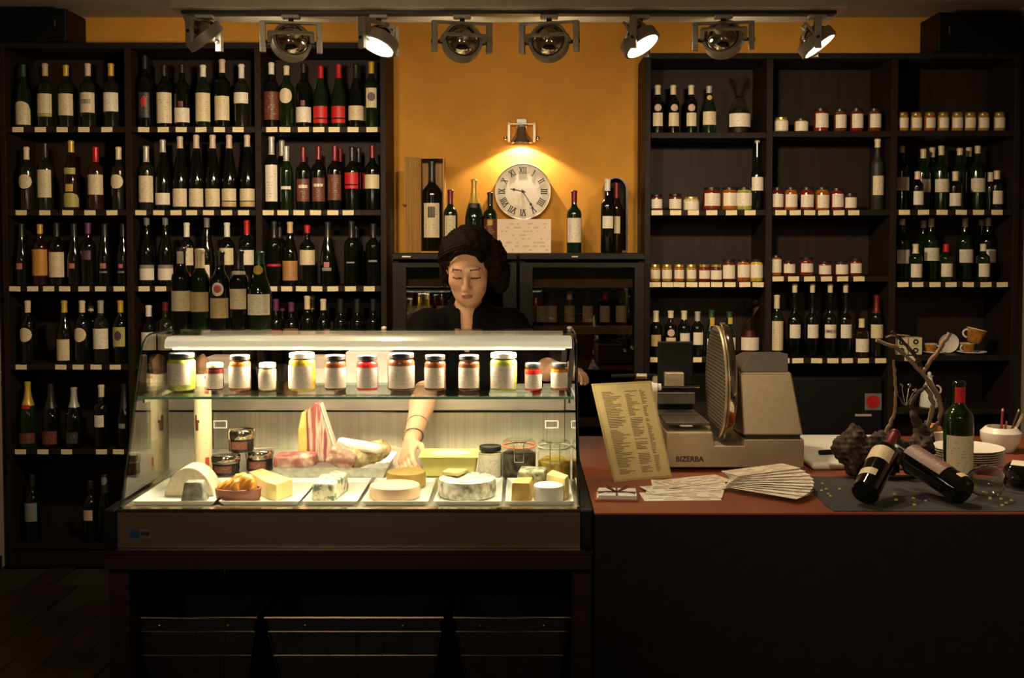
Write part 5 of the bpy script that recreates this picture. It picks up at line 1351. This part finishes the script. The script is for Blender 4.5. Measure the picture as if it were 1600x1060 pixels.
# ------------------------------------------------------------------ tied cards and leaflets
def sheet_mat(i): return printed('leaflet_print_%d' % (i % 3), [(.80, .72, .60), (.76, .67, .53), (.82, .76, .66)][i % 3], (.30, .11, .07), 6, 6, .50, .6, .8, .03, .97)
tc_ = thing('tied_cards', 'small stack of cream cards tied with a dark red ribbon', 'card stack', (PX(963, KY(780), 780), KY(781), zk), None, (0, 0, math.radians(-4)))
MB().box((-.062, -.052, 0), (.062, .058, .004)).build('red_card', mat('red_card', (.40, .06, .03), .6), tc_)
for k in range(3): MB().box((-.056+.002*k, -.046, .0045+k*.004), (.056, .052, .008+k*.004)).build('card', M_paper, tc_, bevel=.0004)
M_rib = mat('dark_red_ribbon', (.16, .018, .022), .6)
MB().box((-.058, -.006, .0165), (.058, .000, .0178)).build('ribbon', M_rib, tc_); MB().box((-.003, -.048, .0165), (.003, .054, .0176)).build('ribbon', M_rib, tc_)
for s in (-1, 1):
    MB().tube([(s*(.004+.030*math.sin(t)), -.004+.012*math.sin(2*t), .019+.016*math.sin(t)) for t in [PI*k/10 for k in range(11)]], .002, 6).build('bow_loop', M_rib, tc_, smooth=True)
    MB().tube([(0, -.004, .019), (s*.03, -.02, .021), (s*.052, -.03, .019)], .0018, 6).build('bow_tail', M_rib, tc_, smooth=True)
GE = 'leaflets on the counter'
def sheet_mesh(a, b, t):
    m_ = MB(); v = [(-a, -b, 0), (a, -b, 0), (a, b, 0), (-a, b, 0), (-a, -b, t), (a, -b, t), (a, b, t), (-a, b, t)]
    return m_.add(v, [(0, 3, 2, 1), (4, 5, 6, 7), (0, 1, 5, 4), (1, 2, 6, 5), (2, 3, 7, 6), (3, 0, 4, 7)], [(0, 0), (0, 0), (0, 0), (0, 0), (0, 0), (1, 0), (1, 1), (0, 1)]).mesh('leaflet')
env = sheet_mesh(.11, .052, .0016)
zz = zk
def leaflet(i, px, py, ang, label):
    global zz
    y = KY(py); o = link2('leaflet', env, sheet_mat(i), None); o.location = (PX(px, y, py), y, zz); o.rotation_euler = (0, 0, math.radians(ang)); zz += .0022
    tag(o, label, 'leaflet', GE)
for i, (px, py, a) in enumerate(((1062, 780, 3), (1070, 774, -14), (1064, 769, 16), (1076, 764, -4), (1084, 760, 24))):
    leaflet(i, px, py, a, '%s cream leaflet in the left pile beside the tied cards' % ['lowest', 'second', 'middle', 'fourth', 'topmost'][i])
fan = sheet_mesh(.12, .040, .0012)
for i in range(10):
    a = math.radians(-42+i*7.6+rs.uniform(-2.5, 2.5)); y0 = KY(768); x0 = PX(1142, y0, 768)
    o = link2('leaflet', fan, sheet_mat(i+1), None)
    o.location = (x0+.115*math.cos(a), y0+.115*math.sin(a), zk+.014+i*.0036); o.rotation_euler = (0, 0, a)
    tag(o, '%s leaflet counted from the front in the spread fan' % ORD[i], 'leaflet', GE)

# ------------------------------------------------------------------ white board and things behind the mat
wb = thing('white_board', 'white cutting board with raised rim right of the slicer', 'cutting board', (0, 0, zk))
xa, xb = PX(1264, 3.5, 730), PX(1520, 3.7, 730)
MB().box((xa, 3.47, 0), (1.325, 4.0, .024)).build('board', M_white, wb, bevel=.012, seg=3)
kf = thing('knife', 'black-handled knife lying on the white board', 'knife', (0, 0, zk+.0245))
MB().tube([(PX(1278, 3.62, 695), 3.60, .008), (PX(1308, 3.62, 695), 3.62, .008)], [.008, .0075], 10).build('handle', M_plast, kf, smooth=True)
MB().prism([(PX(1308, 3.62, 695), 3.610), (PX(1370, 3.62, 695), 3.625), (PX(1366, 3.62, 695), 3.640), (PX(1308, 3.62, 695), 3.634)], .002, T(0, 0, .006)).build('blade', M_chrome, kf)
zp = zk; Yp = 3.62
for i in range(8):
    m = shared('plate', lambda: MB().lathe([(0, 0), (.06, 0), (.09, .004), (.112, .011), (.113, .0125), (.09, .0065), (.06, .003), (0, .003)], 40).mesh('plate', smooth=True))
# plates stand clear of the board, to the right
for i in range(8):
    o = link2('plate', m, M_white, None); o.location = (PX(1521, 3.40, 740)+.02, 3.535-.0, zk+i*.0075) 
    o.location.x = xb+.012+.113-.10 if False else PX(1512, 3.53, 740); tag(o, '%s white plate of the stack behind the standing bottle' % (['lowest', 'second', 'third', 'fourth', 'fifth', 'sixth', 'seventh', 'topmost'][i]), 'plate', 'stacked white plates')
sbx = thing('napkin_box', 'white box with an orange top beside the standing bottle', 'box', (PX(1460, 3.78, 700), 3.80, zk))
MB().box((-.034, -.03, 0), (.034, .03, .072)).build('box', M_paper, sbx, bevel=.002)
b = MB().lathe([(.034, 0), (.03, .014), (.018, .024), (0, .027)], 20, T(0, 0, .0725)); b.v = [(x, y*.85, z) for x, y, z in b.v]; pass
b.build('top', mat('orange_bread', (.40, .13, .02), .5, var=.2), sbx, smooth=True)
# pencil pot
pp = thing('pencil_bowl', 'white bowl holding pencils at the right edge', 'bowl', (PX(1563, 3.80, 715), 3.80, zk))
MB().lathe([(0, 0), (.042, 0), (.046, .004), (.066, .04), (.068, .068), (.052, .085), (.046, .085), (.060, .066), (.058, .042), (.04, .010), (0, .008)], 30).build('bowl', M_white, pp, smooth=True)
for i, (nm, a, b, cA, rr, lb) in enumerate((('pencil', (1562, 690), (1565, 638), (.28, .02, .03), .0045, 'dark red pencil standing in the white bowl'), ('pencil', (1567, 690), (1572, 658), (.58, .16, .02), .004, 'short orange pencil standing in the white bowl'),
        ('pencil', (1572, 690), (1593, 640), (.05, .03, .02), .004, 'dark pencil leaning in the white bowl'), ('pencil', (1576, 692), (1600, 648), (.70, .64, .52), .005, 'white pen leaning at the right of the bowl'))):
    A_ = P(a[0], a[1], 3.80); B_ = P(b[0], b[1], 3.80); A_.y += .004*i-.006; B_.y += .006*i-.01; A_.z = zk+.02; 
    t = thing(nm, lb, 'pencil', tuple(A_), 'pencils in the white bowl')
    dv = B_-A_
    MB().tube([(0, 0, 0), dv*.93], rr, 8).build('shaft', mat('pencil_%d' % i, cA, .4), t, smooth=True)
    MB().tube([dv*.931, dv], [rr, rr*.7], 8).build('tip', mat('pencil_wood', (.55, .36, .16), .6), t, smooth=True)

# ------------------------------------------------------------------ driftwood
M_root = patchy('gnarled_root', [(.30, (.012, .007, .005)), (.52, (.040, .024, .015)), (.72, (.11, .07, .042))], 45, (1, 1, 1), rough=.85, bump=1.)
M_twig = patchy('pale_twig', [(.3, (.13, .075, .045)), (.6, (.27, .17, .105))], 40, (1, 1, .4), rough=.75, bump=.4)
dw = thing('driftwood', 'gnarled driftwood root with bare branches on the counter', 'driftwood', (PX(1395, 3.33, 720), 3.33, zm))
Od = np.array(dw.location)
blobs = [(1318, 700, 3.38, .042), (1338, 692, 3.38, .050), (1355, 712, 3.36, .052), (1372, 695, 3.37, .045), (1395, 700, 3.37, .042), (1418, 705, 3.38, .040), (1436, 700, 3.39, .040), (1345, 730, 3.36, .045), (1390, 722, 3.37, .045), (1425, 725, 3.38, .040)]
bl = [(np.array(P(a, b, c))-Od, r) for a, b, c, r in blobs]
st_ = [np.array(P(1440, 700, 3.40))-Od, np.array(P(1437, 672, 3.42))-Od, np.array(P(1428, 645, 3.42))-Od]
def froot(p):
    d = None
    for c_, r in bl:
        q = np.linalg.norm(p-c_, axis=1)-r*.90; d = q if d is None else smin(d, q, .025)
    d = smin(d, d_cap(p, st_[0], st_[1], .030, .020), .02); d = smin(d, d_cap(p, st_[1], st_[2], .020, .014), .015)
    d = d+.015*wobble(p, 55, 11)+.009*wobble(p, 140, 12)
    return smax(d, -(p[:, 2]-.0005), .006)
link('root', sdf_mesh('root', froot, (-.24, -.12, -.004), (.20, .20, .25), .004), M_root, dw)
def branch(pts, r0, r1, Y=3.42, m=M_twig, seed=1):
    rr = random.Random(seed); V = [Vector(P(a, b, Y+(c[0] if c else 0)))-dw.location for a, b, *c in pts]
    out = []; rad = []
    for i in range(len(V)-1):
        for k in range(5): out.append(V[i].lerp(V[i+1], k/5)+Vector((rr.uniform(-1, 1), rr.uniform(-1, 1), rr.uniform(-1, 1)))*.0018)
    out.append(V[-1]); n_ = len(out)
    rad = [(r0+(r1-r0)*i/(n_-1))*rr.uniform(.85, 1.15) for i in range(n_)]
    return MB().tube(out, rad, 8).build('branch', m, dw, smooth=True)
branch([(1378, 684), (1390, 664), (1397, 648), (1400, 621), (1398.5, 590), (1396, 563)], .0062, .0042, 3.37, seed=2)
branch([(1466, 622), (1464, 616), (1444.5, 587.5), (1425, 566), (1398, 542), (1369, 532)], .0085, .0055, seed=3)
branch([(1440, 578, .01), (1435, 563, .01), (1417, 541, .012), (1393, 518, .014)], .0080, .0050, m=M_root, seed=4)
branch([(1442, 584, .0), (1450.5, 569, -.01), (1468.6, 544, -.015), (1484, 521, -.02)], .0065, .0070, seed=5)
branch([(1466, 618), (1470, 640), (1468, 660), (1458, 672), (1440, 680)], .0070, .0085, seed=6)
branch([(1446, 603), (1453, 615), (1458, 632), (1453, 655), (1442, 690)], .0065, .0085, seed=7)
branch([(1430, 650), (1424, 632), (1436, 612), (1447, 604)], .0085, .0055, m=M_root, seed=8)
branch([(1421, 525, .015), (1398, 524, .012), (1384, 527, .01)], .003, .003, seed=9)
# ------------------------------------------------------------------ bottles and glass on the mat
def lying(label, base, neck_dir_pt, kind, g, cap, h, r, zcap, labs, roll):
    b_ = Vector(base); d = (Vector(neck_dir_pt)-b_).normalized(); b_.z = zm+r*math.sqrt(1-d.z*d.z)+.001; d = (Vector(neck_dir_pt)-b_).normalized()
    M_ = look(d, (0, 0, 1)) @ R(roll, 'Z')
    o = bottle('wine_bottle', label, b_, kind, g, cap, h, r, zcap, labs, 'wine bottles on the counter')
    o.rotation_euler = M_.to_euler(); return o
lying('dark bottle lying neck-up on the driftwood, cream label, base toward camera', P(1351, 776, 2.975), (1.098, 3.19, 1.061), 'bo', 'k', 'wine', .308, .0385, .225, [(.125, .185, .072, 'cream', 'rect'), (.045, .072, .05, 'cream', 'rect')], PI-math.radians(8))
LAB['foil'] = (.19, .10, .085)
lying('bottle with pinkish-brown foil label lying with its base to the right', P(1506, 776, 2.985), (1.10, 3.24, 1.029), 'bo', 'k', 'dark', .300, .041, .225, [(.065, .205, .078, 'foil', 'rect'), (.010, .03, .04, 'cream', 'rect')], PI+math.radians(10))
lying('dark bottle with white label lying at the right edge of the counter', (1.62, 3.10, zm+.0405), (1.40, 3.255, zm+.0405), 'bo', 'k', 'wine', .300, .0395, .215, [(.100, .195, .074, 'white', 'rect')], PI+math.radians(25))
zB = zm; YB2 = 3.325; hB = PZ(595, YB2)-zB
bottle('wine_bottle', 'upright green bottle with red neck band and large cream label', (PX(1497, YB2, 700), YB2, zB), 'bo', 'g', 'none', hB, .0445, .2, [(PZ(741, YB2-.04)-zB, PZ(682, YB2-.04)-zB, 43/SC(YB2), 'cream', 'rect'), (PZ(629, YB2)-zB, PZ(604, YB2)-zB, .033, 'red', 'rect')], 'wine bottles on the counter', n=.0175)
wg = thing('wine_glass', 'empty wine glass lying on its side beside the upright bottle', 'wine glass', (PX(1543, 3.07, 752), 3.07, zm+.0478), None)
G_ = look((.75, .62, -.13)).to_euler(); wg.rotation_euler = G_
MB().lathe([(.0372, -.052), (.043, -.03), (.047, 0), (.046, .018), (.038, .036), (.020, .050), (.006, .056), (.0052, .058), (.018, .048), (.036, .034), (.0442, .017), (.0452, 0), (.0412, -.03), (.0358, -.052), (.0372, -.052)], 32).build('bowl', pane('wine_glass_glass', (.97, .98, .96), 3.0, .02), wg, smooth=True)
MB().lathe([(0, .0562), (.0045, .0562), (.0038, .08), (.0042, .125), (0, .125)], 12).build('stem', pane('wine_glass_glass'), wg, smooth=True)
MB().lathe([(0, .1252), (.032, .130), (.032, .1315), (0, .128)], 28).build('foot', pane('wine_glass_glass'), wg, smooth=True)
# scattered green glass chips
M_chip = mat('green_glass_chip', (.36, .50, .16), .15, var=.3, spec=.8)
chips = [(20,815),(15,860),(45,850),(58,882),(74,897),(130,850),(480,885),(490,920),(600,910),(605,952),(678,928),(805,875),(1048,870),(1068,878),(1090,915),(1160,915),(1165,957),(1192,940),(1225,925)]
for i, (a, b) in enumerate(chips):
    px, py = 1280+a/4.078, 560+b/4.078; y = KY(py, zm)
    me = shared(('chip', i % 3), lambda: MB().lathe([(0, 0), (.0050, 0), (.0056, .002), (.0038, .0048), (0, .0052)], 6+i % 3).mesh('glass_chip'))
    o = link2('glass_chip', me, M_chip, None); o.location = (PX(px, y, py), max(y, 2.925), zm+.0002); o.rotation_euler = (0, 0, random.random()*6)
    gq = [c for c in chips if (c[0] < 200) == (a < 200) and (c[0] < 700) == (a < 700) and (c[0] < 900) == (a < 900)]
    k_ = sorted(gq).index((a, b))
    tag(o, 'green glass chip, %s' % (ORD[k_]+' from left of those near the leaflet fan' if a < 200 else ORD[k_]+' from left of those between the lying bottles' if a < 700 else 'the single one at the base of the foil-labelled bottle' if a < 900 else ORD[k_]+' from left of those below the wine glass'), 'glass chip', 'green glass chips')
# ================================================================== the woman behind the case
def build_person():
    pit = math.radians(22); yaw = math.radians(-3)
    RH = np.array((R(yaw, 'Z') @ R(pit, 'X')).to_3x3())          # local (x right, y back, z up) -> place
    eye = np.array(P(729, 432, 3.93)); s_h = 1.06
    H = eye-RH@np.array((0, -.083, 0))*s_h
    W = lambda *a: H+RH@(np.array(a, float)*s_h)
    loc = lambda p: (p-H)@RH/s_h
    A = lambda *a: np.array(P(*a))
    neckb = A(729, 508, 4.045)
    shL, shR = A(662, 511, 4.05), A(797, 508, 4.10)
    elL, wrL = A(668, 601, 3.80), A(643, 690, 3.575)
    elR, wrR = A(846, 578, 4.10), A(874, 577, 3.95)
    waist = np.array((neckb[0]+.005, 4.17, 1.08)); pel = np.array((neckb[0]+.01, 4.21, .93))
    hips = [pel+np.array((s*.085, 0, -.03)) for s in (-1, 1)]
    knees = [np.array((h[0]+s*.01, 4.19, .49)) for h, s in zip(hips, (-1, 1))]
    ank = [np.array((h[0]+s*.015, 4.24, .075)) for h, s in zip(hips, (-1, 1))]
    toes = [a+np.array((0, -.14, -.05)) for a in ank]
    def fingers(wr, fwd, nrm, thumb_side, curl):
        """capsules of a hand: palm, four fingers of two bends, thumb from the side of the palm"""
        f = fwd/np.linalg.norm(fwd); n = nrm-f*(nrm@f); n /= np.linalg.norm(n); sd = np.cross(f, n)*thumb_side
        caps = []; pal = wr+f*.075
        for k, o in enumerate((-.030, -.010, .010, .029)): caps.append((wr+f*.012+sd*o*.62, pal+sd*o, .0165, .0135))
        for k, (o, L) in enumerate(((-.031, .056), (-.0105, .070), (.0105, .074), (.030, .066))):
            p0 = pal+sd*o; a = curl*.45; q = p0
            for j, fr in enumerate((.45, .31, .24)):
                d = f*math.cos(a)+n*math.sin(a); e = q+d*L*fr
                caps.append((q, e, .0095-.0008*j, .0087-.0008*j)); q = e; a += curl*.5
        t0 = wr+f*.025+sd*.024; t1 = t0+(f*.55+sd*.65+n*.35)*.042; t2 = t1+(f*.85+sd*.15+n*.45)*.03
        caps += [(t0, t1, .0135, .0105), (t1, t2, .0105, .0088)]
        return caps
    handL = fingers(wrL, A(628, 742, 3.45)-wrL, np.array((.15, -.55, -.6)), 1, .9)
    handR = fingers(wrR, A(914, 581, 3.86)-wrR, np.array((-.1, -.25, -.9)), -1, .8)
    def head(p):
        q = loc(p)
        d = d_ell(q, (0, .018, .035), (.076, .096, .090))
        d = smin(d, d_ell(q, (0, -.030, -.030), (.0655, .062, .089)), .03)
        d = smin(d, d_ell(q, (0, -.062, -.092), (.028, .026, .024)), .035)             # chin
        d = smin(d, d_ell(q, (0, -.030, -.075), (.045, .045, .035)), .03)               # jaw
        for s in (-1, 1):
            d = smin(d, d_ell(q, (s*.040, -.062, -.028), (.022, .020, .020)), .022)     # cheek
            d = smin(d, d_ell(q, (s*.029, -.083, .020), (.026, .010, .008)), .014)      # brow ridge
            d = smax(d, -d_ell(q, (s*.031, -.102, .000), (.019, .016, .012)), .012)     # eye socket
            d = smin(d, d_ell(q, (s*.031, -.0765, -.001), (.0165, .0125, .0105)), .004)  # lid over the lowered eye
            d = smin(d, d_ell(q, (s*.077, .010, -.012), (.010, .020, .030)), .008)      # ear
            d = smin(d, d_ell(q, (s*.011, -.100, -.041), (.0085, .010, .0075)), .008)   # nostril wing
        d = smin(d, d_cap(q, (0, -.086, .008), (0, -.108, -.034), .0075, .0098), .012)   # nose
        d = smin(d, d_ell(q, (0, -.0915, -.0660), (.0185, .0078, .0044)), .006)            # upper lip
        d = smin(d, d_ell(q, (0, -.0905, -.0745), (.0165, .0085, .0055)), .005)            # lower lip
        d = smax(d, -d_cap(q, (-.020, -.103, -.0703), (.020, -.103, -.0703), .0018, .0018), .003)
        return d*s_h
    def neck(p): return d_cap(p, W(0, .030, -.06), neckb+np.array((0, .02, -.01)), .047, .052)
    def torso(p, e=0.):
        d = d_cap(p, shL+np.array((.03, .01, -.01)), shR+np.array((-.03, .01, -.01)), .060+e, .060+e)
        d = smin(d, d_ell((p-(neckb+waist)/2), (0, .02, -.01), (.145+e, .105+e, .22+e)), .05)
        d = smin(d, d_cap(p, waist, pel, .118+e, .130+e), .06)
        for s in (-1, 1): d = smin(d, d_ell(p, neckb+np.array((s*.068, -.035, -.15)), (.062+e, .062+e, .066+e)), .03)
        return d
    def upper(p, e=0.): 
        d = d_cap(p, shL, elL+(shL-elL)*.06, .050+e, .042+e)
        return smin(d, d_cap(p, shR, elR, .050+e, .042+e), .01)
    def legs(p, e=0.):
        d = None
        for h, k_, a in zip(hips, knees, ank):
            q = smin(d_cap(p, h, k_, .085+e, .058+e), d_cap(p, k_, a, .056+e, .038+e), .03); d = q if d is None else np.minimum(d, q)
        return d
    def fore(p):
        d = smin(d_cap(p, elL, elL+(wrL-elL)*.35, .040, .041), d_cap(p, elL+(wrL-elL)*.35, wrL, .041, .0265), .02)
        d2 = smin(d_cap(p, elR, elR+(wrR-elR)*.35, .040, .040), d_cap(p, elR+(wrR-elR)*.35, wrR, .040, .0265), .02)
        return np.minimum(d, d2)
    def hands(p):
        out = None
        for caps in (handL, handR):
            d = None
            for i, (a, b, ra, rb) in enumerate(caps):
                q = d_cap(p, a, b, ra, rb); d = q if d is None else smin(d, q, .012 if i < 4 else .004)
            out = d if out is None else np.minimum(out, d)
        return out
    def body(p):
        d = smin(head(p), neck(p), .022)
        d = smin(d, torso(p), .04); d = smin(d, upper(p), .03)
        d = smin(d, smin(fore(p), hands(p), .012), .015)
        d = smin(d, legs(p), .03)
        for a, t in zip(ank, toes): d = smin(d, d_cap(p, a+np.array((0, .01, -.035)), t, .034, .026), .02)
        return d
    lo = np.array((-.62, 3.36, -.005)); hi = np.array((.34, 4.42, W(0, 0, .14)[2]+.03))
    me = sdf_mesh('body', body, lo, hi, .0032)
    skin = mat('skin', (.66, .37, .22), .5, var=.06, nscale=25, sss=.08)
    lips = mat('lips', (.34, .10, .08), .4, var=.06)
    browm = mat('brow_hair', (.055, .028, .018), .8)
    for m_ in (skin, lips, browm): me.materials.append(m_)
    n = len(me.polygons); cen = np.empty(n*3); me.polygons.foreach_get('center', cen); q = loc(cen.reshape(-1, 3)); x, y, z = q.T; ax = np.abs(x)
    mi = np.zeros(n, int); face = (y < -.05) & (z > -.14) & (z < .1)
    mi[face & (ax < .019) & (y < -.078) & (np.abs(z+.0703) < .0088*np.sqrt(np.maximum(0, 1-(x/.019)**2)))] = 1
    bz = .0235+.006*np.cos((ax-.030)*55)-.003
    mi[face & (ax > .014) & (ax < .047) & (np.abs(z-bz) < .0020)] = 2
    mi[face & (ax > .015) & (ax < .048) & (np.abs(z+.0065+((ax-.031)/.03)**2*-.004) < .0030)] = 2          # lash line of the lowered lids
    me.polygons.foreach_set('material_index', mi)
    root = thing('person', 'woman in a black blouse bending over the case, reaching into it', 'person', (pel[0], pel[1], 0))
    I = Matrix.Translation(-root.location)
    def put(name, me, m, par=root):
        me.transform(I); o = link(name, me, m, par); return o
    me.transform(I); o = bpy.data.objects.new('body', me); COL.objects.link(o); o.parent = root
    # hair
    def hair(p):
        q = loc(p)
        d = d_ell(q, (0, .025, .048), (.089, .104, .093))
        d = smin(d, d_ell(q, (.092, .020, .005), (.040, .062, .082)), .03)
        d = smin(d, d_ell(q, (.105, .035, -.055), (.034, .050, .055)), .025)
        d = smin(d, d_ell(q, (-.086, .036, .0), (.020, .050, .080)), .03)
        d = smin(d, d_ell(q, (0, .080, -.045), (.085, .05, .105)), .04)
        d = d+.0045*wobble(q, 95, 21)+.0035*wobble(q, 210, 22)
        cut = d_ell(q, (-.006, -.105, -.022), (.076, .092, .105))
        return smax(d, -cut, .010)*s_h
    c_ = W(0, .02, 0)
    hr = put('hair', sdf_mesh('hair', hair, c_-.22, c_+.22, .0036), mat('dark_brown_hair', (.011, .006, .004), .75, spec=.1, var=.5, nscale=60, stretch=(6, 6, 1), bump=.6, bscale=160))
    rr = random.Random(3); cb = MB()
    for k in range(46):
        sgn = 1 if rr.random() < .72 else -1; a = rr.uniform(-.9, 1.0)
        b0 = np.array((sgn*rr.uniform(.07, .12 if sgn > 0 else .088), rr.uniform(-.02, .08), rr.uniform(-.02, .08)))
        L = rr.uniform(.05, .11); ph = rr.random()*6; rad = rr.uniform(.004, .009); pts = []
        for j in range(13):
            t = j/12; v = b0+np.array((sgn*.022*t+rad*math.cos(ph+9*t), rad*math.sin(ph+9*t), -L*t)); pts.append(Vector(W(*v))-root.location)
        cb.tube(pts, [.0032*(1-.6*j/12) for j in range(13)], 5)
    for k in range(34):                                  # strands drawn from the parting over the temples
        sgn = 1 if k % 2 else -1; t0 = rr.uniform(.0, 1.); pts = []
        for j in range(9):
            t = j/8; a = t*1.55
            v = np.array((-.012+sgn*(.088+.006*rr.random())*math.sin(a), -.062+.05*t0-.016*math.cos(a)+.045*t*t, .050+.034*t0+(.052-.022*t0)*math.cos(a)-.035*t)); pts.append(Vector(W(*v))-root.location)
        cb.tube(pts, [.0042*(1-.5*abs(j/8-.4)) for j in range(9)], 5)
    cu = cb.build('curls', mat('dark_brown_hair', (.022, .012, .008)), root, smooth=True); cu['kind'] = 'stuff'; cu.parent = hr
    # clothing
    blk = mat('black_cloth', (.0045, .004, .004), .85, spec=.08, var=.3, nscale=60, bump=.2, bscale=300)
    zV0, zV1 = neckb[2]-.10, neckb[2]+.12
    def blouse(p):
        d = smin(torso(p, .012), upper(p, .014), .03)
        col = d_cap(p, neckb+np.array((0, .02, -.03)), W(0, .045, -.095), .080, .074)
        col = smax(col, p[:, 2]-(neckb[2]+.060+(p[:, 1]-4.0)*.45), .006)
        d = smin(d, col, .02)
        hwv = .010+.020*np.clip((p[:, 2]-zV0)/(zV1-zV0), 0, 1)
        v = np.maximum.reduce([np.abs(p[:, 0]-neckb[0]-.002)-hwv, p[:, 1]-(neckb[1]+.02), zV0-p[:, 2]])
        d = smax(d, -v, .008)
        d = smax(d, -(smin(neck(p), head(p), .02)-.004), .003)
        d = smax(d, .80-p[:, 2], .004)
        return d+.0035*wobble(p, 38, 31)
    put('blouse', sdf_mesh('blouse', blouse, (-.62, 3.66, .77), (.22, 4.42, neckb[2]+.16), .005), blk)
    def trousers(p):
        d = smin(legs(p, .014), d_cap(p, pel, pel+np.array((0, 0, -.03)), .138, .13), .05)
        d = smax(d, p[:, 2]-.97, .004); return smax(d, .06-p[:, 2], .004)+.003*wobble(p, 30, 33)
    put('trousers', sdf_mesh('trousers', trousers, (-.62, 3.95, .03), (.22, 4.42, 1.0), .008), blk)
    for a, t in zip(ank, toes):
        def shoe(p): return smax(smin(d_cap(p, a+np.array((0, .02, -.035)), t, .043, .036), d_cap(p, a, a+np.array((0, 0, -.03)), .046, .046), .02), .0005-p[:, 2], .003)
        c0 = (a+t)/2
        put('shoe', sdf_mesh('shoe', shoe, (c0[0]-.08, c0[1]-.16, -.005), (c0[0]+.08, c0[1]+.16, .15), .006), M_plast)
    # two thin bracelets on the reaching arm
    ax_ = Vector(wrL-elL).normalized()
    for k, (f, rr_, mm) in enumerate(((.70, .035, M_chrome), (.92, .034, M_chrome))):
        c0 = Vector(elL+(wrL-elL)*f)-root.location; M_ = T(c0) @ look(ax_+Vector((.25, 0, .1)))
        cbk = MB().tube([M_ @ Vector((math.cos(t)*rr_, math.sin(t)*rr_, 0)) for t in [2*PI*j/24 for j in range(24)]], .0018 if k == 0 else .0030, 6, True)
        cbk.build('bracelet', mm, root, smooth=True)
build_person()

# ================================================================== added pendants, unseen behind the camera, dim fill for the foreground
for i, x in enumerate((-1.15, 1.15)):
    y = -.3; z = 2.25
    pr = thing('fill_pendant', '%s added dim fill pendant out of view over the shop front' % ('left' if x < 0 else 'right'), 'pendant lamp', (x, y, z), 'added fill pendants')
    MB().lathe([(.03, .12), (.05, .11), (.12, .04), (.15, 0), (.148, 0), (.117, .042), (.045, .108), (.03, .118)], 32).build('shade', M_bracket, pr, smooth=True)
    MB().tube([(0, 0, .12), (0, 0, ZC-z-.0005)], .004, 8).build('cord', M_black, pr)
    MB().ball((0, 0, .05), .035, 14, 10).build('bulb', mat('fill_pendant_bulb', (.9, .8, .6), .4, emit=(1, .80, .52), estr=6.), pr, smooth=True)
    ld = bpy.data.lights.new('fill_pendant_light', 'POINT'); ld.energy = FILL_PEND_W; ld.color = (1, .80, .55); ld.shadow_soft_size = .04
    lo = bpy.data.objects.new('fill_pendant_light', ld); COL.objects.link(lo); lo.parent = pr; lo.location = (0, 0, -.01)

# ================================================================== added ceiling spots, out of view, standing in for light from the front
for nm, x, y, tgt, pw in (('left', -1.0, -.2, (-.6, 3.5, 1.4), 1.05), ('right', .6, -.2, (1.15, 3.45, .95), 1.3)):
    fs_ = thing('fill_ceiling_spot', '%s added ceiling fill spotlight out of view over the shop front' % nm, 'spotlight', (x, y, ZC-.0005), 'added fill spots over the shop floor')
    aim = (Vector(tgt)-Vector((x, y, ZC-.16))).normalized(); C = T(0, 0, -.16) @ look(aim)
    MB().lathe([(0, -.02), (.05, -.02), (.05, 0), (0, 0)], 24).build('rose', M_white, fs_, smooth=True)
    MB().tube([(0, 0, -.0205), (0, 0, -.13)], .008, 10).build('stem', M_bracket, fs_)
    MB().lathe([(0, -.06), (.03, -.06), (.055, -.01), (.06, .03), (.055, .03), (.05, -.005), (.025, -.05), (0, -.05)], 28, C).build('shade', M_bracket, fs_, smooth=True)
    MB().lathe([(0, .012), (.05, .012), (.05, .008), (0, .008)], 24, C).build('lamp_glass', M_glow, fs_)
    ld = bpy.data.lights.new('fill_ceiling_spot_beam', 'SPOT'); ld.energy = FILL_FRONT_W*pw; ld.color = WARM; ld.spot_size = math.radians(40); ld.spot_blend = .9; ld.shadow_soft_size = .05
    lo = bpy.data.objects.new('fill_ceiling_spot_beam', ld); COL.objects.link(lo); lo.parent = fs_; lo.location = Vector((0, 0, -.16))+aim*.04; lo.rotation_euler = look(-aim).to_euler()
